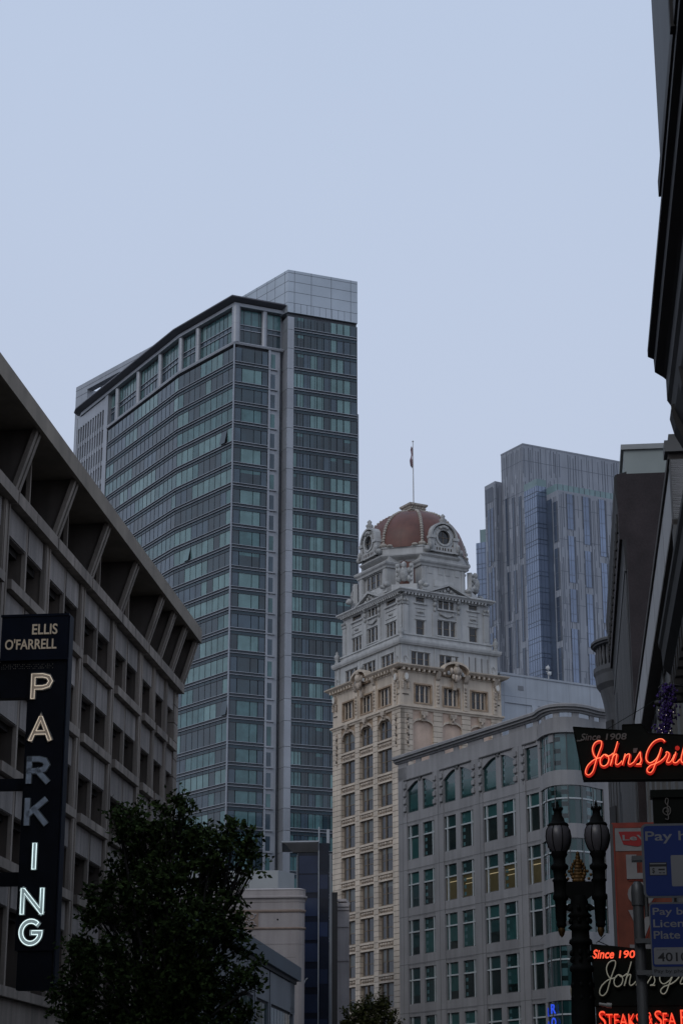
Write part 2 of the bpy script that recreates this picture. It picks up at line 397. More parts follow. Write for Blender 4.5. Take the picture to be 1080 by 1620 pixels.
def fat_path(mb, F, pts, wd, o0, o1, mi=0):    # thick polyline with mitred joints, butt ends
    P = [Vector(p) for p in pts]; n = len(P); Lr = []
    for i in range(n):
        d1 = (P[i]-P[i-1]).normalized() if i else (P[1]-P[0]).normalized()
        d2 = (P[i+1]-P[i]).normalized() if i < n-1 else d1
        m = Vector((-d1.y-d2.y, d1.x+d2.x)); m = m.normalized() if m.length > 1e-6 else Vector((-d1.y, d1.x)); k = min(2.0, 1/max(.4, m.dot(Vector((-d1.y, d1.x)))))
        Lr.append((P[i]+m*wd/2*k, P[i]-m*wd/2*k))
    for i in range(n-1):
        a, b = Lr[i]; c, d_ = Lr[i+1]
        q = [a, b, d_, c]
        vs = [F.pt(v.x, o1, v.y) for v in q] + [F.pt(v.x, o0, v.y) for v in q]
        mb.add(vs, [(0,1,2,3),(4,7,6,5),(0,4,5,1),(1,5,6,2),(2,6,7,3),(3,7,4,0)], mi)
    return Lr
chan_w = mat('channel_warm', (.25,.205,.17), .6, .2, 4, emit=(1,.85,.7), es=.075)
chan_c = mat('channel_lit', (.22,.28,.29), .6, .2, 4, emit=(.75,.95,1), es=.16)
chan_d = mat('channel_unlit', (.42,.46,.50), .55, .25, 6)
tube_w = mat('tube_dim', (.7,.6,.48), .4, 0, emit=(1,.86,.68), es=.42)
tube_c = mat('tube_bright', (.9,1,1), .4, 0, emit=(.82,1,1), es=1.05)
rim = mat('letter_rim', (.10,.105,.10), .5, .2, 5)
Y_ = [(14.58,15.39),(13.28,14.07),(12.0,12.82),(10.75,11.57),(9.43,10.24),(8.12,8.92),(6.98+.24,8.06-.04)]
for ch, (z0, z1), k in zip("PARKING", Y_, range(7)):
    xc = U(15.63 - k*-.0); x0, x1 = xc-.29, xc+.29
    if ch == 'I': x0, x1 = xc-.29, xc+.29
    cm, tm = (chan_w, tube_w) if k < 2 else ((chan_d, None) if k < 4 else (chan_c, tube_c))
    W = .155; ol = MB(); tb = MB()
    for s_ in letter_strokes(ch):
        pts = [(x0+(x1-x0)*x, z0+W/2+(z1-z0-W)*y) for x, y in s_]
        P = [Vector(p) for p in pts]
        d0 = (P[0]-P[1]).normalized(); d1 = (P[-1]-P[-2]).normalized()
        P2 = [P[0]+d0*W*.5] + P[1:-1] + [P[-1]+d1*W*.5] if ch != 'X' else P
        fat_path(ol, SF, P2, W+.05, .004, .05, 0)
        fat_path(ol, SF, P2, W, .05, .062, 1)
    lo = ol.build('neon_letter', [rim, cm], sg)
    if tm:
        def outline(pts, w, close=True):
            P = [Vector(p) for p in pts]; L_ = []; R__ = []
            n = len(P)
            for i in range(n):
                d1 = (P[i]-P[i-1]).normalized() if i else (P[1]-P[0]).normalized()
                d2 = (P[i+1]-P[i]).normalized() if i < n-1 else d1
                m = Vector((-d1.y-d2.y, d1.x+d2.x)).normalized(); kk = min(1.8, 1/max(.45, m.dot(Vector((-d1.y, d1.x)))))
                L_.append(P[i]+m*w*kk); R__.append(P[i]-m*w*kk)
            return L_ + R__[::-1] + [L_[0]]
        def S2(p): return [(x0+(x1-x0)*x, z0+W/2+(z1-z0-W)*y) for x, y in p]
        ow = .052; tubes = []
        if ch == 'P': tubes = [[(-.09,-.09),(-.09,1.08),(.5,1.08),(.88,.98),(1.03,.72),(.88,.46),(.5,.35),(.09,.35),(.09,-.09),(-.09,-.09)],[(.09,.51),(.5,.51),(.72,.56),(.83,.72),(.72,.87),(.5,.92),(.09,.92),(.09,.51)]]
        if ch == 'A': tubes = [[(-.1,-.08),(.42,1.08),(.58,1.08),(1.1,-.08),(.92,-.08),(.80,.22),(.20,.22),(.08,-.08),(-.1,-.08)],[(.27,.38),(.5,.88),(.73,.38),(.27,.38)]]
        if ch == 'I': tubes = [[(.41,-.08),(.41,1.08),(.59,1.08),(.59,-.08),(.41,-.08)]]
        if ch == 'N': tubes = [[(-.09,-.08),(-.09,1.08),(.08,1.08),(.92,.18),(.92,1.08),(1.09,1.08),(1.09,-.08),(.95,-.08),(.08,.86),(.08,-.08),(-.09,-.08)]]
        if ch == 'G': 
            o_ = [(.5+.6*math.cos(R(a)), .5+.59*math.sin(R(a))) for a in range(48, 350, 12)]
            i_ = [(.5+.4*math.cos(R(a)), .5+.4*math.sin(R(a))) for a in range(336, 47, -12)]
            tubes = [o_ + [(1.10,.57),(.56,.57),(.56,.40),(.88,.40)] + i_ + [o_[0]]]
        tb = MB()
        for t_ in tubes: tb.tube([SF.pt(x, .075, z) for x, z in S2(t_)], .012, 5)
        tb.build('neon_tube', tm, lo)

# ================================================================== unseen buildings beside and behind the view, added to shade the street
def plain_block(name, label, F, W, D, H, floors, m_wall, bayw=3.2):
    t = thing(name, (*F.pt(W/2, -D/2, 0)[:2], 0), label, 'building'); q = MB(); g_ = MB()
    q.box(F, 0, W, -D, -.35, 0, H)
    n = int(W/bayw); fh = (H-1)/floors
    for k in range(n+1): q.box(F, W*k/n-.45 if k else 0, W*k/n+.45 if k < n else W, -.35, 0, 0, H-.9)
    for i in range(floors+1): q.box(F, 0, W, -.35, -.03, i*fh if i else 0, i*fh+1.1)
    q.box(F, -.2, W+.2, -.6, .5, H-.9, H)
    for k in range(n):
        for i in range(floors): g_.quad(F, W*k/n+.45, W*(k+1)/n-.45, -.3, i*fh+1.1, (i+1)*fh)
    q.build('wall', m_wall, t); g_.build('glazing', dk0, t)
dk0 = glass('plain_window_glass', (.02,.024,.03), .08, .4, .4)
wl0 = mat('neighbour_masonry', (.17,.15,.135), .85, .15, .6, bump=.2, streak=.15)
plain_block('unseen_building', 'unseen brown building added to shade the street, garage side beyond the left edge', Face(st(-70, 18.6), E_), 101, 22, 30, 8, wl0)
plain_block('unseen_building', 'unseen brown building added to shade the street, restaurant side behind the camera', Face(st(11.5, -3.3), -E_), 81, 20, 31, 8, wl0)
plain_block('unseen_building', 'unseen brown building added to shade the street, closing it behind the camera', Face(st(-95, -40), NL), 110, 20, 34, 9, wl0)
plain_block('unseen_building', 'unseen brown block added for shade, on the next street behind the garage', Face(st(30, 50), E_), 110, 30, 34, 9, wl0)
plain_block('unseen_building', 'unseen brown block added to shade the far facades, set back beyond the garage', Face(st(98, 37), E_), 75, 30, 32, 8, wl0)
# ================================================================== glass hotel tower
HH = [113.9,111.26,108.35,105.3,102.24,99.3,96.4,93.4,90.35,87.35,84.4,81.45,78.5,75.5,72.6,69.7,66.85,63.78,60.82,57.85,54.87,51.4,48.65,45.85,43.2,40.3,37.5,34.7,31.9,29.1,26.3]
metal = mat('tower_metal_panel', (.32,.335,.36), .42, .10, .25, metal=.35, streak=.06)
metal_d = mat('tower_dark_trim', (.05,.055,.065), .5, .2, .5)
spand = glass('spandrel_glass', (.030,.060,.078), .22, .3, .25, spec=.42, warp=.1)
vis_d = glass('vision_glass_dark', (.020,.042,.054), .06, .45, .3, spec=.75)
vis_m = glass('vision_glass_mid', (.056,.088,.116), .10, .3, .4, spec=.6)
cur1 = glass('curtained_glass_pale', (.148,.25,.25), .12, .16, .8, spec=.5)
cur2 = glass('curtained_glass_teal', (.082,.165,.172), .10, .25, .8, spec=.55)
railm2 = mat('sill_rail_metal', (.30,.32,.35), .4, .1, .5, metal=.3)
HM = [spand, vis_d, vis_m, cur1, cur2, railm2, metal_d]
ca, cb, cc, cr = (-15.008,254.632), (-23.728,266.120), (-36.881,289.190), (-8.344,257.624)
bc, bR = (-7.634,256.483), (2.250,260.588)
F2 = Face(cc, Vector(cb)-Vector(cc)); F1 = Face(cb, Vector(ca)-Vector(cb)); FF = Face(ca, Vector(cr)-Vector(ca)); FR = Face(bc, Vector(bR)-Vector(bc))
L2 = (Vector(cb)-Vector(cc)).length; L1 = (Vector(ca)-Vector(cb)).length; LF = (Vector(cr)-Vector(ca)).length; LR = (Vector(bR)-Vector(bc)).length
hot = thing('glass_tower', (-18, 275, 0), 'tallest dark blue glass tower with a pale metal pier and crown, behind the garage', 'skyscraper')
W_ = MB()
back = Vector((-.22,1)).normalized()*24
# core body under glass: slightly behind the panes
bcv, bRv = Vector(bc), Vector(bR)
def off(F, u, o): return Vector(F.pt(u, o, 0)[:2])
W_.plan([tuple(v) for v in (off(F2,-1.6,-.35), off(F2,L2,-.35)+Vector((.1,-.0)), off(F1,L1,-.35)+Vector((.15,.25)), off(FF,LF,-.5), off(FF,LF,-.5)+back, off(F2,-1.6,-.35)+Vector((22,6)))], 0, 109.0, 6)
W_.plan([tuple(v) for v in (off(FR,0,-.30), off(FR,LR,-.30), off(FR,LR,-.3)+back, off(FR,0,-.3)+back)], 0, 114.4, 6)
W_.build('core', HM, hot)
rnd = random.Random(5)
WS = Wins(hot, 'window', HM)
def hwin(fr, pn, F, u0, u1, z0, z1, mi=1, div=1, open_=False, shade=0):
    w = (u1-u0)/div
    for i in range(div):
        a = u0+i*w
        if shade and mi < 3:
            pn.quad(F, a+.03, a+w-.03, -.06, z1-shade, z1, 4); pn.quad(F, a+.03, a+w-.03, -.06, z0, z1-shade-.004, mi)
        elif open_: 
            P = F.pt; pn.add([P(a+.03,.35,z0),P(a+w-.03,.35,z0),P(a+w-.03,-.05,z1),P(a+.03,-.05,z1)], [(0,1,2,3)], mi)
        else: pn.quad(F, a+.03, a+w-.03, -.06, z0, z1, mi)
def pick(p): return 3 if p < .28 else 4 if p < .5 else 2 if p < .72 else 1
band = MB()      # spandrels, mullions, rails -> one part per face
def bands(F, u0, u1, heads, name, mstep, skip=()):
    b = MB()
    for i, h in enumerate(heads[:-1]):
        nh = heads[i+1]; sill = nh + .95
        b.box(F, u0, u1, -.3, -.045, nh, sill, 0)
        b.box(F, u0, u1, -.04, .10, sill-.06, sill+.01, 5); b.box(F, u0, u1, -.04, .13, sill-.47, sill-.40, 5)
        b.box(F, u0, u1, -.04, .02, nh+.0, nh+.06, 6); b.box(F, u0, u1, -.04, -.02, sill-.36, sill-.22, 6)
        b.box(F, u0, u1, -.04, -.01, sill-.13, sill-.075, 6)
    n = int((u1-u0)/mstep+.5)
    for k in range(n+1):
        u = u0+(u1-u0)*k/n
        if k not in skip: b.box(F, u-.022, u+.022, -.3, -.02, heads[-1], heads[0], 6)
    b.build(name, HM, hot)
heads_f = HH[2:]
bands(FF, 0.0, 5.17, heads_f, 'curtain_wall', 5.17)
bands(F1, 0.0, L1, heads_f, 'curtain_wall', 1.42)
bands(F2, 0.35, L2, heads_f, 'curtain_wall', 1.42)
bands(FR, .97, LR, HH, 'curtain_wall', 1.07)
fpat = {0:1,1:3,2:1,3:4,4:1,5:3,6:1,7:3,8:3,9:4,10:1,11:3,12:3,13:2,14:3,15:1,16:1}
for i in range(len(heads_f)-1):
    z1 = heads_f[i]-.02; z0 = heads_f[i+1]+.97
    p = rnd.random(); m_ = fpat.get(i, 4 if p > .3 else 3)
    sh = .5 if (m_ == 1 and rnd.random() < .35) else 0
    WS.add(hwin, FF, 1.24, 3.09, z0, z1, mi=m_, shade=sh); WS.add(hwin, FF, 3.12, 4.2, z0, z1, mi=m_ if p > .2 else 2, shade=sh)
    WS.add(hwin, FF, .05, 1.2, z0, z1, mi=2 if p > .6 else 1); WS.add(hwin, FF, 4.25, 5.12, z0, z1, mi=2 if p > .3 else 1)
    # segment one
    n = 10; wd = L1/n; m_ = pick(rnd.random()); 
    for k in range(n):
        if rnd.random() < .42: m_ = pick(rnd.random())
        WS.add(hwin, F1, k*wd+.02, (k+1)*wd-.02, z0, z1, mi=m_, open_=(rnd.random() < .006))
    n = 18; wd = (L2-.35)/n
    for k in range(n):
        if rnd.random() < .35: m_ = rnd.choice((2,2,3,4,2,4,1))
        WS.add(hwin, F2, .35+k*wd+.02, .35+(k+1)*wd-.02, z0, z1, mi=m_)
gp = [0.98,1.52,2.48,3.54,4.55,5.57,6.63,7.61,8.63,9.66,10.66]
# tone of the three room groups, floor by floor, from the top
rp = ["113","112","133","333","333","133","111","311","133","333","333","333","333","333","331","343","111","433","434","133","111","311","443","443","444","444","444","444","444","111"]
for i in range(len(HH)-1):
    z1 = HH[i]-.02; z0 = HH[i+1]+.97; q = rp[i] if i < len(rp) else '443'
    grp = [int(q[0])]*2+[0]+[int(q[1])]*2+[0]+[int(q[2])]*3+[0]
    for k in range(10):
        mi = grp[k] if grp[k] else (2 if rnd.random() < .35 else 1)
        if i == 0 and k > 5 and grp[k]: mi = 3
        if i == 1 and k == 6: mi = 3
        if mi in (3,4) and rnd.random() < .16: mi = 2
        WS.add(hwin, FR, gp[k]+.02, gp[k+1]-.02, z0, z1, mi=mi, shade=.5 if (mi == 1 and grp[k] and rnd.random() < .3) else 0)
WS.done()
# metal pier, crown box, slit strip
p_ = MB()
for i in range(len(HH)+1):
    zt = 120.9 if i == 0 else (113.75 if i == 1 else HH[i-1]+.5); zb = 113.8 if i == 0 else HH[i if i < len(HH) else len(HH)-1]+.55
    if i == 0: continue
    p_.box(FR, -.02, .95, -2.5, .12, zb if i < len(HH) else 0, zt)
p_.box(FR, -1.5, -.03, -3.2, -2.2, 0, 114.5)
p_.build('metal_pier', metal, hot)
jn = MB(); cb_ = MB()
cb_.plan([tuple(v) for v in (off(FR,-.03,.10), off(FR,LR+.02,.10), off(FR,LR+.02,.1)+back*.75, off(FR,-.03,.1)+Vector((math.sin(R(-37)),math.cos(R(-37))))*14)], 114.45, 121.0)
FBL = Face(Vector(off(FR,-.03,.10))+Vector((math.sin(R(-37)),math.cos(R(-37))))*14, -Vector((math.sin(R(-37)),math.cos(R(-37)))))
for z in (115.9, 117.6, 119.2, 120.55):
    jn.box(FR, 0, LR, .10, .112, z, z+.05); jn.box(FBL, 0, 14, 0, .012, z, z+.05)
for u in (.96, 3.55, 6.63, 9.66): jn.box(FR, u-.025, u+.025, .10, .113, 114.5, 121)
for k in range(10): jn.box(FR, .98+k*.96, 1.02+k*.96, .10, .112, 114.5, 115.9)
for u in (3.2, 6.2, 8.8, 10.8, 13.2): jn.box(FBL, u-.025, u+.025, 0, .013, 114.5, 121)
co = cb_.build('crown', mat('crown_metal_panel', (.40,.44,.48), .38, .12, .18, metal=.4, isl=0), hot); jn.build('joint', metal_d, co)
# pale slit strip between glass front and pier
sl = MB(); sg_ = MB()
sl.box(FF, 5.2, 5.5, -.4, .04, 0, 108.9)
sl.box(FF, 5.5, 7.0, -.9, -.16, 0, 108.9)
sl.box(FF, 7.0, 7.6, -2.6, -1.0, 0, 109.2, 0)
for i in range(len(heads_f)-1):
    z1 = heads_f[i]-.15; z0 = heads_f[i+1]+.75
    sl.box(FF, 5.2, 6.6, -.3, .10, z0-.28, z0-.1); sg_.box(FF, 5.62, 6.25, -.2, -.13, z0, z1, 2 if i % 3 else 4)
    sg_.box(FF, 7.08, 7.3, -1.1, -.95, z0, z1, 6)
so = sl.build('slit_wall', metal, hot); sg_.build('slit_glazing', HM, so)
# corner mullion
q = MB(); q.box(FF, -.09, .05, -.1, .14, 0, 109); q.build('corner_mullion', railm2, hot)
# terrace cap, columns, penthouse glass, eaves
path = [tuple(off(F2,.2,0)), cb, ca, cr]
q = MB(); q.sweep(path, [(-.6,108.75),(.14,108.75),(.22,109.0),(.22,109.1),(-.6,109.1)]); q.build('terrace_ledge', metal, hot)
for F, us in ((F1,(.0,4.55,14.2)), (F2,(3.3,11.32,19.3)), (FF,(4.62,))):
    for u in us:
        q = MB(); x, y, _ = F.pt(u, -.38, 0); rr = .62 if u == 14.2 else .44
        q.lathe((x,y,0), [(rr,109.1),(rr,114.7)], 20); q.lathe((x,y,0),[(rr+.015,111.9),(rr+.015,111.96)],20); q.lathe((x,y,0),[(rr+.015,113.3),(rr+.015,113.36)],20); q.build('column', metal, hot)
q = MB(); ph = MB()
for F, u0, u1, o in ((FF,.5,LF-.1,-.62), (F1,-.1,L1-.5,-.62), (F2,.2,L2,-.62)):
    n = max(2, int((u1-u0)/1.05)); w0 = (u1-u0)/n
    for k in range(n):
        a = u0+k*w0
        up = 3 if rnd.random() < .45 else 4
        q.quad(F, a+.03, a+w0-.03, o, 112.2, 114.4, up); q.quad(F, a+.03, a+w0-.03, o, 109.3, 111.3, 1 if F is FF else (2 if rnd.random() < .6 else 4)); q.quad(F, a+.03, a+w0-.03, o, 111.45, 112.05, 2)
        ph.box(F, a-.035, a+.035, o-.1, o+.05, 109.1, 114.5)
    for z in (111.35, 112.1): ph.box(F, u0, u1, o, o+.14, z-.05, z+.05, 1)
    ph.box(F, u0, u1, o-.5, o-.12, 109.1, 114.6); ph.box(F, u0, u1, o-.05, o+.1, 114.4, 114.6); ph.box(F, u0, u1, o-.05, o+.2, 109.1, 109.3, 1)
po = ph.build('penthouse_frame', [metal_d, railm2], hot); q.build('penthouse_glazing', HM, po)
q = MB()
path = [tuple(off(F2,-12.5,-1.0)), tuple(off(F2,-11.9,-.35)), tuple(off(F2,-10.6,0)), cb, ca, tuple(off(FF, LF-.05, 0))]
q.sweep(path, [(-2.2,114.55),(.18,114.55),(.18,115.05),(-.1,115.1),(-2.2,115.1)], mi=0)
q.sweep(path, [(-.1,115.1),(1.05,115.42),(1.15,115.5),(1.15,115.66),(1.0,115.7),(-2.2,116.1),(-2.2,115.1)], mi=1)
eave = mat('eave_metal', (.10,.10,.115), .5, .15, .3, metal=.2)
q.build('roof_eave', [metal, eave], hot)
q = MB(); q.plan([tuple(v) for v in (off(F2,-12.4,-.5), Vector(cb)+Vector((1,1)), Vector(ca)+Vector((.6,1.2)), off(FF,LF,-1)+Vector((0,1)), off(FF,LF,-1)+back, off(F2,-10,-20))], 115.15, 115.95); q.build('roof', metal_d, hot)
# louvred end wall and the screen box behind
lw = MB(); lv = MB()
lw.box(F2, -13.0, -.2, -3, -.5, 0, 114.4); lw.box(F2, -.9, .3, -1, .06, 0, 114.6); lw.box(F2, -13.3, -12.6, -3, 0, 0, 114.6)
lw.box(F2, -13, -.9, -.5, -.05, 112.6, 114.5)
for k in range(30):
    z = 109.3-3.0*k
    if z > 20: lw.box(F2, -12.7, -.9, -.5, -.12, z, z+.75)
for k in range(12): lw.box(F2, -12.4+k*1.0, -12.4+k*1.0+.34, -.5, -.02, 0, 112.8)
for k in range(36): lv.box(F2, -12.7, -.9, -.5, -.3, 20+k*2.6, 20.2+k*2.6)
lo = lw.build('louvre_wall', metal, hot); lv.build('louvre_slat', metal_d, lo)
sc = MB(); FS = Face((-43.84,302.3), Vector((-31.46,286.82))-Vector((-43.84,302.3)))
sc.box(FS, 0, 34, -1.2, 0, 119.6, 121.0); sc.box(FS, 0, 3.6, -1.2, 0, 0, 119.6); sc.box(FS, 13.5, 34, -1.2, 0, 110, 119.6); sc.box(FS, 3.6, 13.5, -1.2, 0, 110, 115.9)
sc.box(FS, 0, .6, -16, -1.2, 0, 121.0); sc.box(FS, 6.4, 6.6, -1.0, -.8, 115.9, 119.6); sc.box(FS, 9.4, 9.6, -1.0, -.8, 115.9, 119.6)
for z in (117, 119.05): sc.box(FS, 0, 3.6, 0, .02, z, z+.06, 1)
sc.box(FS, 0, 34, 0, .02, 120.2, 120.26, 1)
sc.build('roof_screen', [metal, metal_d], hot)
sc = MB(); sc.box(FR, LR, LR+1.05, -9, -2.0, 0, 101.3); sc.box(FR, LR+.95, LR+1.35, -5, -4.6, 96.1, 96.3); sc.build('side_wing', metal, hot)
# ================================================================== domed bank tower
HC = Vector((6.08,198.91)); dl = dirv(-29.3); dr = dirv(60.7)
FLh = Face(HC+dl*14.4, -dl); FRh = Face(HC, dr); WL, WR = 14.4, 12.55
stone = mat('cream_terracotta', (.56,.475,.38), .8, .14, .5, bump=.2, streak=.14, fine=.05)
stone2 = mat('ornament_terracotta', (.46,.385,.31), .85, .35, 2.2, bump=.6, fine=.25)
brickp = mat('pinkish_brick', (.56,.42,.33), .9, .12, .8, fine=.10, streak=.08)
greyst = mat('grey_painted_stone', (.42,.42,.41), .75, .12, .6, bump=.2, streak=.14, fine=.05)
greyor = mat('grey_ornament', (.36,.36,.35), .8, .35, 2.5, bump=.6, fine=.25)
redr = mat('red_dome_metal', (.115,.040,.027), .5, .22, .9, streak=.15)
dk = glass('bank_window_glass', (.016,.018,.022), .10, .5, .5, spec=.55)
blind = glass('bank_window_blind', (.12,.13,.125), .35, .2, .8, spec=.4)
wfr = mat('bronze_window_frame', (.16,.125,.09), .7, .2, 2)
joint = mat('stone_joint', (.085,.07,.058), .9, .1, 1)
oldst = mat('weathered_terracotta', (.37,.27,.185), .85, .3, 1.2, bump=.4, fine=.15)
hb = thing('domed_bank_tower', (*(HC+dl*7+dr*6), 0), 'ornate cream and grey stone tower with a red dome and thin flagpole', 'building')
body = MB()
def corners(s, w0=None):      # footprint inset by s (counter order: far left, front corner, right)
    a = HC + dl*(WL-s) + dr*s; b = HC + dl*s + dr*s; c = HC + dr*(WR-s) + dl*s; d = HC + dl*(WL-s) + dr*(WR-s)
    return [tuple(a), tuple(b), tuple(c), tuple(d)]
body.plan(corners(.42), 0, 49.3, 0)
# rusticated piers: left face
lp = [(0,1.9),(4.9,5.85),(8.72,9.65),(12.62,14.4)]
rp_ = [(0,1.5),(4.0,5.12),(7.5,8.6),(11.2,12.55)]
zc = [z*.56 for z in range(0, 80)]
def rust(F, u0, u1, z0, z1, o=0.0, mi=0, gap=.045):
    z = z0
    while z < z1-.05:
        t = min(z+.56, z1); body.box(F, u0, u1, -.5, o, z+gap, t, mi); z += .56
    body.box(F, u0+.04, u1-.04, -.5, o-.05, z0, z1, 5)
for u0, u1 in lp: rust(FLh, u0+(.0 if u0 else .0), u1-(.001 if u1 > 14 else 0), 0, 44.7)
for u0, u1 in rp_: rust(FRh, u0+(.001 if u0 == 0 else 0), u1, 0, 44.7, o=-.001)
# right side infill: blind brick bays under flat arches
for u0, u1 in ((1.5,4.0),(5.12,7.5),(8.6,11.2)):
    body.box(FRh, u0-.1, u1+.1, -.5, -.28, 0, 44.7, 2)
    n = 8; um = (u0+u1)/2; w = (u1-u0)/2
    arch = [(um+w*math.cos(R(a)), 43.05+.62*math.sin(R(a))) for a in range(0, 181, 22)]
    body.prism(FRh, [(u0,44.7),(u0,43.05)]+arch[::-1][1:-1]+[(u1,43.05),(u1,44.7)], -.28, -.1, 2)
    for k in range(len(arch)-1):
        (a1,b1),(a2,b2) = arch[k], arch[k+1]
        body.prism(FRh, [(a1,b1),(a1,b1+.24),(a2,b2+.24),(a2,b2)][::-1], -.1, -.02, 0)
BMS = [stone, stone2, brickp, greyst, greyor, joint, oldst, mat('pale_medallion', (.62,.60,.55), .7, .1, 2)]
ribm = mat('rib_terracotta', (.40,.36,.31), .8, .3, 3, fine=.2)
def keystone(mb, F, u, z, s=1, mi=1):
    mb.prism(F, [(u-.22*s,z),(u+.22*s,z),(u+.36*s,z+.95*s),(u-.36*s,z+.95*s)], -.1, .14, mi)
    mb.prism(F, [(u-.34*s,z+.55*s),(u+.34*s,z+.55*s),(u+.42*s,z+1.0*s),(u-.42*s,z+1.0*s)], .1, .3, mi)
    mb.blob(F.pt(u,.2,z+.42*s), .17*s,.17*s,.24*s, 6, 5, mi)
for u in (2.75,6.31,9.9): keystone(body, FRh, u, 43.55)
# left face spandrels, arched heads
wl = [(1.9,4.9),(5.85,8.72),(9.65,12.62)]
fl_s = [41.95,38.43,34.97,31.6,28.25,24.87,21.5,18.12,14.75,11.4,8.0]
for u0, u1 in wl:
    for i, s_ in enumerate(fl_s):
        tp = s_+2.45
        nxt = 44.7 if i == 0 else fl_s[i-1]-.25
        if i == 0: 
            um = (u0+u1)/2; w = (u1-u0)/2-.22
            arch = [(um+w*math.cos(R(a)), 43.35+.78*math.sin(R(a))) for a in range(0, 181, 18)]
            body.prism(FLh, [(u0,44.7),(u0,43.35)]+arch[::-1]+[(u1,43.35),(u1,44.7)], -.5, -.12, 6)
            for k in range(len(arch)-1):
                (a1,b1),(a2,b2) = arch[k], arch[k+1]
                body.prism(FLh, [(a1,b1),(a1,b1+.26),(a2,b2+.26),(a2,b2)][::-1], -.12, .02, 1)
            keystone(body, FLh, um, 43.95, .9)
        else:
            body.box(FLh, u0-.1, u1+.1, -.55, -.16, tp, nxt, 0)
            body.box(FLh, u0+.15, u1-.15, -.16, -.13, tp+.28, nxt-.1, 1)
            for k in range(5):
                uu = u0+.45+k*(u1-u0-.9)/4; body.blob(FLh.pt(uu,-.1,(tp+nxt)/2+.1), .2,.16,.17, 6,4,1)
            body.box(FLh, u0-.02, u1+.02, -.55, -.02, tp, tp+.18, 0)
        body.box(FLh, u0-.05, u1+.05, -.55, .02, s_-.25, s_-.04, 0)
    body.box(FLh, u0-.1, u1+.1, -.55, -.16, 0, 7.8, 0)
hw = Wins(hb, 'window', [wfr, stone, oldst], 'pane', [dk, blind, wfr])
rw = random.Random(11)
def bwin(fr, pn, F, u0, u1, z0, z1, o=-.36, st_=(.45,), mi=1, top=0, bl=0, fw=.09):
    """stone-mullioned sash window: jambs, one mullion, two lights with meeting rail"""
    fr.box(F, u0, u0+fw*1.3, o-.05, o+.07, z0, z1, mi); fr.box(F, u1-fw*1.3, u1, o-.05, o+.07, z0, z1, mi)
    fr.box(F, u0, u1, o-.05, o+.072, z1-fw, z1, mi); fr.box(F, u0, u1, o-.05, o+.14, z0, z0+fw*.8, mi)
    cuts = [u0+fw*1.3] + [u0+(u1-u0)*c for c in st_] + [u1-fw*1.3]
    for c in cuts[1:-1]: fr.box(F, c-.075, c+.075, o-.05, o+.12, z0, z1, mi)
    for a, b in zip(cuts[:-1], cuts[1:]):
        a += .06; b -= .06
        zm = z0+(z1-z0)*.47; k = bl if isinstance(bl, (int, float)) else 0
        zb = z1-(z1-z0)*k
        if k > 0: pn.quad(F, a, b, o, zb, z1-fw, 1); pn.quad(F, a, b, o, z0, zb-.01, 0)
        else: pn.quad(F, a, b, o, z0, z1, 0)
        pn.box(F, a, b, o-.02, o+.04, zm, zm+.07, 2)
        pn.box(F, a, a+.06, o-.02, o+.03, z0, z1, 2); pn.box(F, b-.06, b, o-.02, o+.03, z0, z1, 2)
for (u0, u1) in wl:
    for i, s_ in enumerate(fl_s):
        z1 = s_+2.45 if i else 43.9
        hw.add(bwin, FLh, u0+.28, u1-.22, s_, z1, st_=(.42,), mi=0, bl=rw.choice((0,0,.35,.5,.5,.25,0)), o=-.30)
# belt
def band_(mb, path, prof, mi): mb.sweep(path, prof, closed=True, mi=mi)
band_(body, corners(.1), [(-.3,44.62),(.16,44.66),(.22,44.82),(.34,44.9),(.34,45.06),(.1,45.1),(-.3,45.1)], 0)
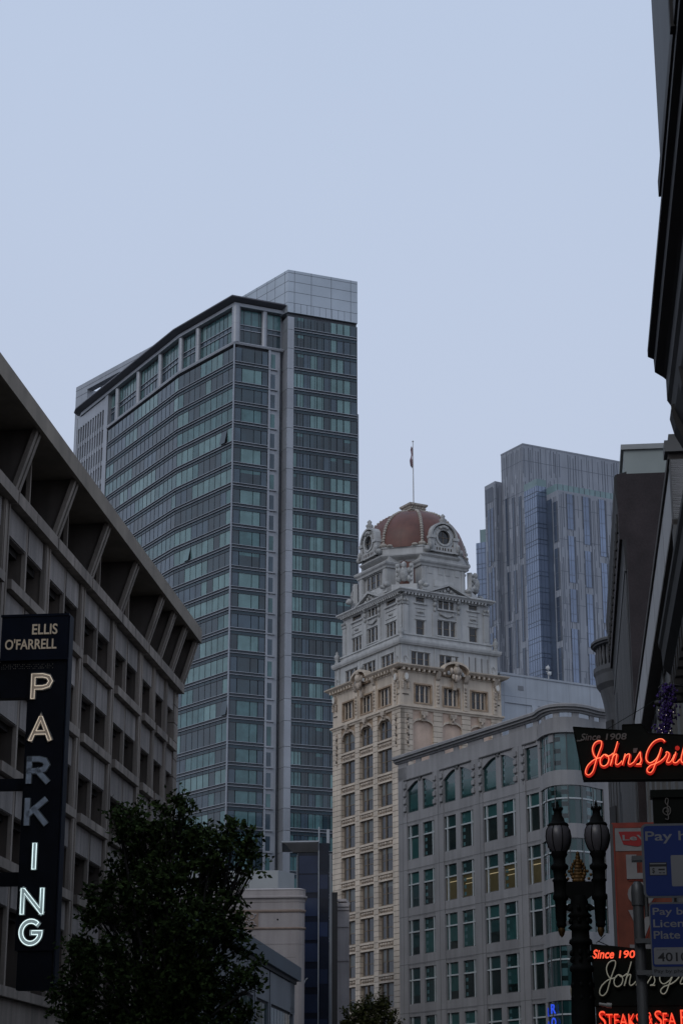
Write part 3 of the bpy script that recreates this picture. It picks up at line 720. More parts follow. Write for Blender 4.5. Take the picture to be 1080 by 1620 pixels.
# attic storey 45.1 - 49.2
body.plan(corners(.35), 45.1, 49.0, 0)
for F, W, cols, wins in ((FLh, WL, (), ((2.08,4.8),(5.98,8.76),(9.74,12.6))), (FRh, WR, (), ((1.66,3.9),(5.15,7.35),(8.6,10.85)))):
    edges = [0.001] + [x for w2 in wins for x in w2] + [W]
    for k in range(0, len(edges), 2):
        a, b = edges[k], edges[k+1]
        body.box(F, a, b, -.4, -.04, 45.1, 48.6, 0)
        if 0 < k < len(edges)-1:
            c = (a+b)/2
            body.box(F, c-.26, c+.26, -.04, .10, 45.15, 48.5, 0)
            for q_ in range(6): body.blob(F.pt(c, .12, 45.7+q_*.36), .17, .12, .16, 6, 4, 1)
            body.oz(F, [(.0,47.9),(.28,48.2),(.55,48.9),(0,48.9)], c-.24, c+.24, 1)
    for (a, b) in wins:
        body.box(F, a, b, -.4, -.04, 47.55, 48.6, 0); body.box(F, a, b, -.4, -.04, 45.1, 45.36, 0)
        for (x0,x1,y0,y1) in ((a+.0,a+.16,45.36,47.55),(b-.16,b,45.36,47.55),(a+.16,b-.16,47.39,47.55),(a+.16,b-.16,45.36,45.5)):
            body.box(F, x0, x1, -.3, .03, y0, y1, 6)
        hw.add(bwin, F, a+.2, b-.2, 45.5, 47.4, st_=(.335,.68), mi=1, o=-.33)
    body.box(F, .001, W, -.4, .02, 48.6, 48.78, 0)
    for k in range(int(W/.62)):       # modillions
        body.box(F, .1+k*.62, .32+k*.62, 0, .48, 48.72, 48.98, 0)
    # cartouche medallions with garlands at the corners
    for c in (.62, W-.62):
        body.prism(F, [(c+.30*math.cos(R(a)), 48.05+.46*math.sin(R(a))) for a in range(0,360,30)], 0, .26, 1)
        body.prism(F, [(c+.22*math.cos(R(a)), 48.05+.37*math.sin(R(a))) for a in range(0,360,30)], .26, .31, 7)
        for q_ in range(4): body.blob(F.pt(c+.33, .12, 47.5-q_*.2), .13,.12,.16, 6,4,1); body.blob(F.pt(c-.33, .12, 47.5-q_*.2), .13,.12,.16, 6,4,1)
        body.box(F, c-.38, c+.38, -.02, .05, 46.2, 46.28, 5); 
    # garland strings on the rusticated corners
for F, us in ((FLh,(1.0,13.55)), (FRh,(.85,))):
    for u in us:
        for q_ in range(13): body.blob(F.pt(u+.08*math.sin(q_*1.7), .07, 44.1-q_*.27), .13+.03*math.sin(q_*2.1), .1, .15, 6, 4, 5 if q_ % 3 == 2 else 1)
# big cornice with segmental arches
def cornice_path(F, W, uc, w, h):
    pass
prof = [(-.4,48.98),(.42,48.98),(.55,49.08),(.70,49.2),(.73,49.32),(-.4,49.36)]
cv = [Vector(c) for c in corners(.0)]
gl0, gl1 = FLh.pt(5.22,0,0)[:2], FLh.pt(8.28,0,0)[:2]; gr0, gr1 = FRh.pt(5.02,0,0)[:2], FRh.pt(8.08,0,0)[:2]
for pth in ([tuple(cv[3]), tuple(cv[0]), gl0], [gl1, tuple(cv[1]), gr0], [gr1, tuple(cv[2]), tuple(cv[3])]): body.sweep(pth, prof, mi=0)
# grey storey
body.plan(corners(.5), 49.3, 51.7, 3)
gst = Wins(hb, 'window', [greyst, greyst, greyst], 'pane', [dk, blind, wfr])
for F, W, wins, zs in ((FLh, WL, ((2.5,5.12),(6.4,8.95),(10.2,12.8)), ((49.55,50.95),)*3), (FRh, WR, ((1.5,3.8),(5.0,7.3)), ((49.5,50.95),)*2)):
    edges = [.26] + [x for w2 in wins for x in w2] + [W-.26]
    for k in range(0, len(edges), 2): body.box(F, edges[k], edges[k+1], -.6, -.2, 49.3, 51.6, 3)
    for (a, b) in wins:
        body.box(F, a, b, -.6, -.2, 50.95, 51.6, 3); body.box(F, a, b, -.6, -.2, 49.3, 49.5, 3)
        body.box(F, a-.08, b+.08, -.2, -.15, 50.98, 51.06, 3)
        gst.add(bwin, F, a, b, 49.5, 50.95, st_=(.31,.70), mi=1, o=-.38, fw=.04)
    for c in (.75, W-.85):
        body.tube([F.pt(c+.22*math.cos(t)*(1-t/9), -.16, 50.4-.35+.32*math.sin(t)) for t in [x*.5 for x in range(0,10)]], .04, 5, 4)
        body.box(F, c-.5, c-.42, -.2, -.12, 49.4, 51.5, 3); body.box(F, c+.42, c+.5, -.2, -.12, 49.4, 51.5, 3)
    for c in ((5.75,9.6) if W > 13 else (4.4,8.0,)): body.box(F, c-.05, c+.05, -.2, -.13, 49.4, 51.6, 3)
for k in range(3): body.box(FRh, 8.75+k*.78, 8.75+k*.78+.62, -.2, -.16, 49.55, 51.1, 3)
for k in range(4): body.box(FRh, 8.66+k*.78, 8.70+k*.78, -.16, -.14, 49.5, 51.15, 5)
band_(body, corners(.2), [(-.3,51.6),(.18,51.6),(.3,51.8),(.34,52.0),(.34,52.12),(-.3,52.2)], 3)
# arches over the big cornice (segmental pediments with a cartouche)
for F, uc in ((FLh, 6.75), (FRh, 6.55)):
    w, h = 1.55, .85; n = 12
    P = [(uc+w*math.cos(math.pi*k/n), 49.2+h*math.sin(math.pi*k/n)) for k in range(n+1)]
    for k in range(n):
        (a1,b1),(a2,b2) = P[k], P[k+1]
        body.prism(F, [(a1,b1-.10),(a1,b1+.14),(a2,b2+.14),(a2,b2-.10)][::-1], -.25, .74, 0)
    body.prism(F, [(uc+w,48.6)]+[(u_, z_-.05) for u_, z_ in P]+[(uc-w,48.6)], -.25, .22, 6)
    # cartouche: shield, head, side scrolls, drop
    body.blob(F.pt(uc,.62,49.25), .42,.3,.55, 8,6,1); body.blob(F.pt(uc,.75,49.8), .24,.24,.3, 8,6,1)
    for s_ in (-1,1):
        body.blob(F.pt(uc+s_*.55,.5,49.15), .22,.25,.4, 6,5,1); body.blob(F.pt(uc+s_*.38,.6,48.55), .2,.2,.32, 6,5,1); body.blob(F.pt(uc+s_*.85,.42,48.95), .2,.2,.25, 6,5,4)
    body.blob(F.pt(uc,.6,48.4), .3,.26,.45, 7,5,1); body.prism(F, [(uc-.16,47.2),(uc+.16,47.2),(uc+.25,48.3),(uc-.25,48.3)], -.05, .3, 1)
    body.blob(F.pt(uc,.2,50.5), .18,.18,.3, 6,5,4)
# tier two (inset one metre)
IN = .85
body.plan(corners(IN+.25), 52.1, 57.6, 3)
F2L = FLh.sub(0,-IN); F2R = FRh.sub(0,-IN)
band_(body, corners(IN-.15), [(-.4,52.15),(.12,52.15),(.06,52.75),(.18,52.8),(.18,52.95),(-.4,53.0)], 3)
def tier2(F, W, wl3, wsmall):
    edges = [IN+.001] + [x for w2 in wl3 for x in w2[:2]] + [W-IN]
    for k in range(0, len(edges), 2): body.box(F, edges[k], edges[k+1], -.4, 0, 52.9, 57.3, 3)
    for (a, b, zb, zt, n) in wl3:
        body.box(F, a, b, -.4, 0, 52.9, zb, 3); body.box(F, a, b, -.4, -.03, zt, 56.15 if n == 9 else 56.55, 3)
        sts = (.3,.70) if n != 1 else ()
        gst.add(bwin, F, a, b, zb, zt, st_=sts, mi=1, o=-.16, fw=.04)
        body.box(F, a-.15, b+.15, -.2, .13, zb-.16, zb-.02, 3); body.box(F, a-.2, b+.2, -.1, .09, zt+.06, zt+.15, 3)
        um = (a+b)/2
        if n == 9:        # middle bay: upper triple window and swag, pediment
            gst.add(bwin, F, um-1.0, um+1.0, 56.2, 57.4, st_=(.3,.70), mi=1, o=-.16, fw=.04)
            body.box(F, um-1.25, um-1.0, -.4, 0, 56.1, 57.6, 3); body.box(F, um+1.0, um+1.25, -.4, 0, 56.1, 57.6, 3)
            body.box(F, um-1.15, um+1.15, -.2, .16, 56.0, 56.14, 3)
            body.tube([F.pt(um-.75+t*.15, .07, 55.62-.28*math.sin(math.pi*t/10)) for t in range(11)], .09, 6, 4)
            for s_ in (-1,1):
                body.blob(F.pt(um+s_*.78,.1,55.6), .15,.12,.2, 6,4,4)
                body.blob(F.pt(um+s_*1.5,.14,57.2), .26,.2,.34, 7,5,4); body.blob(F.pt(um+s_*1.5,.1,56.55), .22,.16,.3, 7,5,4); body.blob(F.pt(um+s_*1.5,.08,56.0), .15,.12,.25, 6,4,4)
                body.box(F, um+s_*1.5-.3, um+s_*1.5+.3, -.1, .10, 53.0, 55.6, 3); body.box(F, um+s_*1.5-.22, um+s_*1.5+.22, .10, .12, 53.1, 55.5, 3)
        else:
            gst.add(bwin, F, a-.02, b+.02, 56.6, 57.12, st_=(), mi=1, o=-.16, fw=.03)
            body.box(F, a-.3, b+.3, -.1, .14, 56.36, 56.5, 3)
            body.box(F, a-.1, b+.1, 0, .05, 55.1, 55.16, 3); body.box(F, a-.1, b+.1, 0, .05, 55.9, 55.96, 3)
            for q_ in range(3): body.blob(F.pt(um-.25+q_*.25,.05,55.5), .16,.08,.13, 6,4,4)
    for c in (IN+.35, W-IN-.35):       # corner pilasters with capitals
        body.box(F, c-.33, c+.33, -.1, .12, 52.95, 56.2, 3); body.box(F, c-.24, c+.24, .12, .15, 53.2, 56.0, 3)
        body.box(F, c-.42, c+.42, -.1, .2, 56.15, 56.4, 4); body.blob(F.pt(c-.2,.2,56.6), .16,.12,.2, 6,4,4); body.blob(F.pt(c+.2,.2,56.6), .16,.12,.2, 6,4,4)
    for k in range(int((W-2*IN)/.42)):
        body.box(F, IN+.1+k*.42, IN+.3+k*.42, -.1, .42, 57.2, 57.42, 3)
    body.box(F, IN, W-IN, -.4, .06, 57.1, 57.25, 3)
tier2(F2L, WL, ((2.9,4.85,53.0,54.6,3),(6.25,8.45,53.3,54.9,9),(10.2,12.2,53.0,54.6,3)), None)
tier2(F2R, WR, ((2.55,3.6,53.0,54.6,1),(5.2,7.5,53.25,54.9,9),(9.2,10.25,53.0,54.6,1)), None)
band_(body, corners(IN), [(-.4,57.4),(.42,57.42),(.5,57.55),(.62,57.66),(.62,57.78),(.2,57.95),(-1.6,58.6),(-1.6,57.4)], 3)
for F, uc in ((F2L, 7.35), (F2R, 6.35)):
    w, h = 2.7, 1.05
    for s_ in (-1,1):
        a = (uc+s_*w, 57.62); b = (uc, 57.62+h)
        q = [a, (a[0],a[1]+.22), (b[0],b[1]+.24), (b[0],b[1])]
        body.prism(F, q if s_ > 0 else q[::-1], -.6, .66, 3)
    body.prism(F, [(uc-w+.3,57.6),(uc+w-.3,57.6),(uc,57.6+h)], -.6, .22, 3)
    for k in range(5): body.blob(F.pt(uc-.8+.4*k, .35, 57.85+.25*(2-abs(k-2))), .2,.2,.24, 6,5,4)
# urns at tier corners
def urn(x, y, z, s=1, mi=4):
    body.lathe((x,y,z), [(.34*s,0),(.34*s,.25*s),(.2*s,.35*s),(.36*s,.7*s),(.4*s,1.05*s),(.3*s,1.3*s),(.16*s,1.45*s),(.22*s,1.6*s),(.05*s,1.85*s)], 10, mi)
for c in corners(.35)[:3]: urn(*c, 52.2, .8)
# parapet blocks with battle-like crests between arms
cs = corners(IN+.15)
DC = HC + dl*7.2 + dr*6.3          # dome axis
# cross-shaped tier three: red octagon drum and four arms
body.lathe((DC.x,DC.y,0), [(6.0,57.4),(5.9,58.4),(5.55,58.9)], 8, 3, smooth=False, rot=R(60.7+22.5) if False else R(29.3+22.5))
drum = MB(); drum.lathe((DC.x,DC.y,0), [(5.0,57.8),(5.0,62.0)], 24, 0)
drum.build('drum', redr, hb)
def arm(F, uc, D, wd, full=True):
    # F: face frame, uc centre, D: outward offset of the arm front
    a, b = uc-wd, uc+wd; f = D
    body.box(F, a, b, f-5, f-.3, 58.0, 62.5, 3)
    if full:
        for (x0,x1) in ((a,a+.9),(b-.9,b)): body.box(F, x0, x1, f-.3, f, 58.3, 61.6, 3); body.box(F, x0+.15, x1-.15, f, f+.06, 58.6, 61.2, 3)
        body.box(F, a+.9, b-.9, f-.3, f-.05, 60.9, 61.6, 3); body.box(F, a+.9, b-.9, f-.3, f-.05, 58.3, 59.2, 3)
        gst.add(bwin, F, uc-(wd-1.2)*.8, uc+(wd-1.2)*.8, 59.3, 60.8, st_=(.3,.70), mi=1, o=f-.2, fw=.04)
    else:
        body.box(F, a, b, f-.3, f, 58.3, 61.6, 3)
        for x0, x1, z0, z1 in ((a+.2,a+.5,58.6,61.3),(b-.5,b-.2,58.6,61.3)): body.box(F, x0, x1, f, f+.06, z0, z1, 3)
        for x0 in (a+.75,uc-.7,uc+.2,b-1.35): body.box(F, x0, x0+.55, f, f+.05, 60.2, 61.3, 3)
        body.box(F, uc-1.3, uc+1.3, f, f+.06, 58.8, 59.6, 3); body.box(F, uc-1.2, uc+1.2, f+.06, f+.075, 58.9, 59.5, 3)
    pth = [F.pt(a-.1, f-4.2, 0)[:2], F.pt(a-.1, f+.05, 0)[:2], F.pt(b+.1, f+.05, 0)[:2], F.pt(b+.1, f-4.2, 0)[:2]]
    body.sweep(pth, [(-.5,61.0),(.08,61.0),(.14,61.2),(.3,61.35),(.36,61.5),(.36,61.62),(-.5,61.8)], mi=3)
arm(FLh, 7.4-.2, -.95, 3.0, True); arm(FRh, 6.5, -1.5, 2.75, False)
FBk = Face(HC+dl*14.4+dr*12.6, dl); FBk2 = Face(HC+dl*WL+dr*WR, -dr)
arm(Face(HC+dr*12.6, dl), 7.2, -1.9, 2.6, False)
# ring under the dome
for r0, prof in ((0, [(4.6,61.75),(5.35,61.75),(5.42,61.95),(5.95,62.2),(6.12,62.35),(6.12,62.5),(5.9,62.55),(5.85,63.2),(5.95,63.25),(5.95,63.4),(4.6,63.45)]),):
    body.lathe((DC.x,DC.y,0), prof, 8, 3, smooth=False, rot=R(29.3+22.5)); 
# parapet block + crest in each diagonal (front one dominates)
def crest(dirx, dist, ang):
    c = DC + dirx*dist; F = Face(c, Vector((-dirx.y, dirx.x)) * (1 if True else 1)); 
    d = Vector((dirx.y*-1, dirx.x)); F = Face(c, d if (Vector((-d.y,d.x)).dot(dirx) < 0) else -d)
    body.box(F, -.95, -.55, -.5, 0, 58.6, 61.0, 3); body.box(F, .55, .95, -.5, 0, 58.6, 61.0, 3)
    body.box(F, -1.4, 1.4, -.7, .1, 57.9, 58.7, 3)
    body.blob(F.pt(0,.1,59.8), .55,.35,.85, 8,6,4); body.blob(F.pt(0,.15,60.8), .3,.28,.4, 8,6,4)
    for s_ in (-1,1):
        body.blob(F.pt(s_*.5,.1,59.3), .25,.25,.4, 6,5,4); body.blob(F.pt(s_*.5,.1,60.2), .22,.22,.35, 6,5,4)
        for k in range(4): body.blob(F.pt(s_*.75, .02, 59.2+k*.5), .16,.12,.18, 6,4,4)
        body.blob(F.pt(s_*1.9,.1,58.75), .4,.25,.35, 6,5,4); body.blob(F.pt(s_*2.3,.0,58.5), .4,.25,.25, 6,5,4)
vd = [(HC+dl*.8+dr*.8)-DC, (HC+dl*(WL-.8)+dr*.8)-DC, (HC+dl*.8+dr*(WR-.8))-DC]
for v in vd: crest(v.normalized(), v.length-1.6, 0)
body.build('masonry', BMS, hb)
# dome
dprof = [(5.6,63.3),(5.6,64.2),(5.45,65.1),(5.1,66.0),(4.5,66.85),(3.65,67.65),(2.7,68.22),(1.75,68.58),(1.0,68.7)]
q = MB(); q.lathe((DC.x,DC.y,0), dprof, 48); dm = q.build('dome', redr, hb)
for k in range(8):
    q = MB()
    a0 = R(29.3+22.5+45*k)
    for s in range(len(dprof)-1):
        for t in range(3):
            r = dprof[s][0]+(dprof[s+1][0]-dprof[s][0])*t/3; z = dprof[s][1]+(dprof[s+1][1]-dprof[s][1])*t/3
            kx = math.cos(a0); ky = math.sin(a0); sc_ = .6+.4*min(1, r/4)
            q.blob((DC.x+kx*(r+.05), DC.y+ky*(r+.05), z), .21*sc_,.21*sc_,.17, 6,4,0)
    r = 5.6; q.blob((DC.x+math.cos(a0)*r, DC.y+math.sin(a0)*r, 63.6), .5,.5,.28, 7,4,0); 
    for s_ in (-1,1): q.blob((DC.x+math.cos(a0+s_*.14)*r, DC.y+math.sin(a0+s_*.14)*r, 63.5), .4,.4,.18, 7,4,0)
    q.build('rib_ornament', ribm, dm)

q = MB()
q.lathe((DC.x,DC.y,0), [(1.25,68.5),(1.2,68.85),(1.38,68.9),(1.38,69.05),(1.3,69.06),(1.3,69.25),(1.62,69.45),(1.66,69.65),(1.2,69.75)], 4, 0, smooth=False, rot=R(29.3+45))
for s4 in range(4):
    FQ = Face(DC + dl*0, dl if s4 == 0 else -dl if s4 == 1 else dr if s4 == 2 else -dr)
    for k in range(7): q.box(FQ, -.9+k*.27, -.78+k*.27, .9, 1.06, 69.1, 69.28)
q.build('lantern', ribm, hb)
# oculus dormers on the four axes
for k, (dv, lab) in enumerate(((-dr,0),(-dl,1),(dr,2))):
    d = -dv if False else dv
    q = MB(); o_ = MB()
    dirx = {0:-dr, 1:-dl, 2:dr}[k]; c = DC + dirx*{0:5.8, 1:5.8, 2:5.6}[k]; dd = Vector((-dirx.y, dirx.x)); F = Face(c, dd if Vector((-dd.y,dd.x)).dot(dirx) < 0 else -dd)
    if k == 1: F = F.sub(.2)
    zc_ = 64.45; ro = 1.5; n = 18
    out_ = [(ro*math.cos(R(a)), zc_+ro*math.sin(R(a))) for a in range(0,181,12)]
    inn_ = [(.80*math.cos(R(a)), zc_+.85*math.sin(R(a))) for a in range(0,360,20)]
    # barrel body behind, front ring, base block
    q.prism(F, [(-ro,zc_-1.7)] + [( ro,zc_-1.7)] + out_, -3.6, -.36, 0, smooth=False)
    for a in range(0, 360, 20):
        r0, r1 = .8, ro-.15
        pts = [(r0*math.cos(R(a)), zc_+r0*math.sin(R(a))), (r1*math.cos(R(a)), zc_+r1*math.sin(R(a))), (r1*math.cos(R(a+20)), zc_+r1*math.sin(R(a+20))), (r0*math.cos(R(a+20)), zc_+r0*math.sin(R(a+20)))]
        q.prism(F, pts, -.35, .0, 0)
        r0 = .8; r1 = 1.02
        pts = [(r0*math.cos(R(a)), zc_+r0*math.sin(R(a))), (r1*math.cos(R(a)), zc_+r1*math.sin(R(a))), (r1*math.cos(R(a+20)), zc_+r1*math.sin(R(a+20))), (r0*math.cos(R(a+20)), zc_+r0*math.sin(R(a+20)))]
        q.prism(F, pts, -.1, .12, 0)
    for i in range(len(out_)-1):
        (a1,b1),(a2,b2) = out_[i], out_[i+1]; s1 = 1.14
        q.prism(F, [(a1,b1),(a1*s1,zc_+(b1-zc_)*s1),(a2*s1,zc_+(b2-zc_)*s1),(a2,b2)], -3.0, .2, 0)
    for s_ in (-1,1):
        q.box(F, s_*ro-.35, s_*ro+.35, -2.6, .25, zc_-.25, zc_+.05, 0); q.box(F, s_*ro-.28, s_*ro+.28, -2.6, .12, zc_-1.7, zc_-.25, 0)
        q.blob(F.pt(s_*1.75,.1,zc_-1.1), .3,.3,.5, 6,5,1); q.blob(F.pt(s_*2.1,0,zc_-1.5), .35,.3,.35, 6,5,1)
    q.box(F, -ro, ro, -.35, .05, zc_-1.7, zc_-1.0, 0)
    for x in (-.9,-.55,-.15,.15,.55,.9): q.box(F, x-.08, x+.08, .05, .07, zc_-1.5, zc_-1.2, 2)
    for x in (-.4,-.2,0,.2,.4): q.blob(F.pt(x,.15,zc_+1.15-.9*x*x), .2,.2,.22, 6,4,1)
    q.lathe(F.pt(0,-.1,zc_+ro), [(.35,0),(.3,.25),(.45,.5),(.2,.75),(.28,.95),(.05,1.2)], 8, 1)
    dmr = q.build('oculus_dormer', [greyst, greyor, joint], hb)
    o_.prism(F, inn_, -.34, -.16, 0); o_.box(F, -.8,.8, -.16,-.12, zc_-.03, zc_+.03, 1); o_.box(F, -.03,.03, -.159,-.12, zc_-.8, zc_+.8, 1)
    o_.build('oculus', [dk, wfr], dmr)
hw.done(); gst.done()
white = mat('painted_pole', (.5,.5,.5), .5, .1, 2)
q = MB(); q.tube([(DC.x,DC.y,69.7),(DC.x,DC.y,74),(DC.x,DC.y,77.3)], .085, 6, 0, r2=.05); q.blob((DC.x,DC.y,77.35), .11,.11,.11, 6,5)
po = q.build('flagpole', white, hb)
flagm = mat('flag_cloth', (.26,.17,.19), .9, .7, 2.0, fine=.4)
q = MB(); vs = []; fs = []
for i in range(13):
    for j in range(4):
        t = i/12; x = -.04-.10*j*(.5+.6*t) + .06*math.sin(i*.9+j); y = .07*math.sin(i*1.3+j*1.7)
        vs.append((DC.x+x, DC.y+y, 76.4-2.3*t+.12*j))
for i in range(12):
    for j in range(3): a = i*4+j; fs.append((a,a+1,a+5,a+4))
q.add(vs, fs, 0, True); q.build('flag', flagm, po)
# ================================================================== limestone corner block with green glass
GD = -dirv(-29.0); GB = Face((4.337,149.612), GD)
lime = mat('grey_limestone', (.262,.255,.255), .8, .10, .5, bump=.15, streak=.12, fine=.04)
limed = mat('limestone_joint', (.10,.10,.10), .9, .1, 1)
ggl = glass('green_glass', (.010,.042,.042), .06, .35, .35, spec=.8)
ggm = glass('green_glass_blind', (.022,.082,.078), .12, .25, .8, spec=.6)
gdk = glass('green_glass_dark', (.008,.018,.017), .06, .4, .4, spec=.7)
gtl = glass('green_glass_teal', (.06,.13,.135), .1, .25, .6, spec=.7)
alum = mat('pale_aluminium', (.42,.45,.45), .45, .08, 1)
litp = mat('lit_office', (.05,.045,.02), .3, .3, 1.2, emit=(.55,.38,.10), es=.02)
litl = mat('office_ceiling_light', (.6,.5,.3), .3, 0, emit=(1,.72,.30), es=.11)
GM = [lime, limed, alum]
gb = thing('corner_office_block', (*GB.pt(12,-8,0)[:2], 0), 'grey limestone office block with green windows and a rounded glass corner below the domed tower', 'building')
KX = 21.75
bow = [(18.9,0),(19.3,.10),(19.75,.30),(20.3,.47),(20.9,.55),(21.4,.50),(21.8,.28),(22.08,-.08),(22.25,-.55),(22.3,-1.05),(22.2,-1.6),(22.0,-2.2),(21.8,-2.7),(21.75,-3.2)]
def gp2(u, o): return tuple(GB.pt(u, o, 0)[:2])
b = MB()
rows = [(22.08,24.64),(18.53,21.11),(15.03,17.61),(11.53,14.12),(8.05,10.63),(4.6,7.1)]
cols = [(1.24,2.83,'L'),(3.46,5.16,'R'),(6.46,8.06,'L'),(8.73,10.49,'R'),(11.75,13.48,'L'),(14.13,15.91,'R'),(17.17,18.8,'L')]
b.plan([gp2(0,-.55), gp2(18.9,-.55), gp2(21.2,-2.9), gp2(21.2,-16), gp2(0,-16)], 0, 28.6, 1)
# piers and spandrels
b.box(GB, 0, cols[0][0], -.6, 0, 0, 29.2)
for i in range(len(cols)-1): b.box(GB, cols[i][1], cols[i+1][0], -.6, 0 if i % 2 else -.06, 0, 28.2 if i % 2 else 28.0)
b.box(GB, cols[-1][1], 19.22, -.6, .0, 0, 29.2)
lv = [(0,4.6)] + [(rows[i+1][1], rows[i][0]) for i in range(4,-1,-1)] + [(24.64,25.62)]
for i in range(len(cols)):
    for z0, z1 in lv: b.box(GB, cols[i][0], cols[i][1], -.6, -.06, z0, z1)
for u in (5.75,11.35,16.4,.62): b.box(GB, u, u+.04, 0, .004, 0, 28.2, 1)
for z in (24.9,21.35,17.9,14.4,10.9,7.4): b.box(GB, .0, 19.2, .0, .005, z, z+.03, 1)
# top storey: arched pairs
def archtop(u0, u1, zs, zt, side):
    n = 6; P = []
    for k in range(n+1):
        t = k/n
        P.append((u0+(u1-u0)*t, zs+(zt-zs)*(math.sin(t*math.pi/2) if side == 'L' else math.cos(t*math.pi/2))))
    return P
for (u0,u1,sd_) in cols[:-1]:
    P = archtop(u0, u1, 27.35, 27.95, sd_)
    b.prism(GB, [(u0,28.2)]+P+[(u1,28.2)], -.6, -.03, 0)
b.box(GB, 17.17, 18.8, -.6, -.03, 27.9, 28.2)
b.box(GB, 0, 18.9, -.6, .0, 28.2, 29.26)
for a, c in ((.86,4.95),(6.06,10.3),(11.46,15.6),(16.95,18.6)): b.box(GB, a, c, 0, .08, 28.19, 28.25, 0); b.box(GB, a, c, 0, .06, 28.13, 28.19, 1); b.box(GB, a-.03, a, 0, .012, 25.4, 28.2, 1)
for u in (3.14,8.4,13.8): b.box(GB, u-.16, u+.16, -.06, .02, 27.9, 28.2, 1)
for (u, s_) in ((1.24,-1),(5.16,1),(6.46,-1),(10.49,1),(11.75,-1),(15.91,1),(17.17,-1)):     # notched jambs
    for k in range(4):
        z = 25.75+k*.58; x0, x1 = (u-.34, u-.02) if s_ < 0 else (u+.02, u+.34)
        b.box(GB, x0, x1, 0, .10, z+.06, z+.38, 0); b.box(GB, x0, x1, .0, .104, z, z+.055, 1)
        if s_ > 0: b.box(GB, u-.16, u+.02, -.3, .02, z+.1, z+.36, 0)
# curved corner: stone bands between glazing
path = [gp2(u,o) for u, o in bow]
for z0, z1 in ((0,4.6),(7.1,8.05),(10.63,11.53),(14.12,15.03),(17.61,18.53),(21.11,22.08),(24.64,25.65),(28.2,29.26)):
    b.sweep(path, [(-.55,z0),(.0,z0),(.0,z1),(-.55,z1)], mi=0)
path2 = path + [gp2(21.75,-16)]
GB2 = Face(gp2(21.75,-3.2), Vector(gp2(21.75,-10))-Vector(gp2(21.75,-3.2)))
b.box(GB2, 0, .62, -.5, 0, 0, 29.26); b.box(GB2, 2.4, 3.0, -.5, 0, 0, 29.26)
for z0, z1 in ((0,4.6),(7.1,8.05),(10.63,11.53),(14.12,15.03),(17.61,18.53),(21.11,22.08),(24.64,25.65),(28.2,29.26)): b.box(GB2, .62, 12.8, -.5, -.02, z0, z1)
b.sweep([gp2(-.35,0), gp2(18.5,0)]+path[:], [(.0,28.16),(.13,28.22),(.16,28.34),(.0,28.4)][::1], mi=0) if False else None
b.sweep(path, [(-.1,28.12),(.16,28.18),(.16,28.32),(-.1,28.34)], mi=0)
# parapet: wall with slots, cap moulding
slots = [(1.3,2.6),(3.28,4.58),(6.6,7.95),(8.6,9.95),(11.9,13.27),(14.2,15.3),(17.3,18.3)]
e_ = [0]+[x for s_ in slots for x in s_]+[18.9]
for k in range(0, len(e_), 2): b.box(GB, e_[k], e_[k+1], -.14, -.02, 29.262, 29.6)
for i in range(len(path)-1):
    if i in (2,5,8,11): b.sweep(path[i:i+2], [(-.14,29.262),(-.02,29.262),(-.02,29.6),(-.14,29.6)], mi=0)
b.box(GB2, 0, .8, -.14, -.02, 29.262, 29.6); b.box(GB2, 2.2, 3.6, -.14, -.02, 29.262, 29.6)
b.sweep([gp2(-.3,0)]+path2, [(-.16,29.58),(.06,29.58),(.10,29.68),(.22,29.72),(.24,29.84),(.36,29.9),(.38,30.08),(.34,30.14),(-.16,30.14)], mi=0)
b.sweep([gp2(-.3,0)]+path2, [(.10,29.69),(.235,29.715),(.235,29.735),(.10,29.71)], mi=1)
b.sweep([gp2(-.3,0)]+path2, [(.24,29.85),(.37,29.895),(.372,29.915),(.24,29.87)], mi=1)
bo = b.build('stone_wall', GM, gb)
q = MB(); q.plan([gp2(.1,-.6), gp2(21,-.6), gp2(21.5,-3), gp2(21.5,-16), gp2(.1,-16)], 28.65, 28.9, 1); q.build('roof', GM, gb)
rg = random.Random(3)
gw = Wins(gb, 'window', GM, 'pane', [ggl, ggm, gdk, litp, litl, gtl])
def gwin(fr, pn, F, u0, u1, z0, z1, side='L', lit=0, bl=0):
    u = u0+.36 if side == 'L' else u1-.36; o = -.20; zt = z1-.88
    fr.box(F, u0, u1, o-.02, o+.10, zt-.05, zt+.05, 2); fr.box(F, u-.055, u+.055, o-.02, o+.105, z0, z1, 2)
    fr.box(F, u0, u1, o-.02, o+.06, z0, z0+.06, 1)
    pn.quad(F, u0, u1, o, zt, z1, 0 if rg.random() < .7 else 1)
    a, c = (u, u1) if side == 'L' else (u0, u)
    pn.quad(F, u0, u1, o, z0, zt, 3 if lit else (2 if bl == 0 else 0 if bl == 1 else 1))
    if bl and not lit:
        zz = z0+(zt-z0)*rg.choice((0,0,.35,.45)); 
        if zz > z0: pn.quad(F, a+.05, c-.05, o+.012, z0+.05, zz, 2)
    if side == 'R': 
        for k in range(5): pn.quad(F, u0+.12, u0+.42, o+.012, z0+.15+k*.5, z0+.4+k*.5, 5)
    if lit: pn.box(F, a+.1, c-.05, o-.01, o+.012, zt-.42, zt-.36, 4); pn.box(F, a+.3, c-.05, o-.01, o+.012, zt-.75, zt-.71, 4) if side == 'R' else None
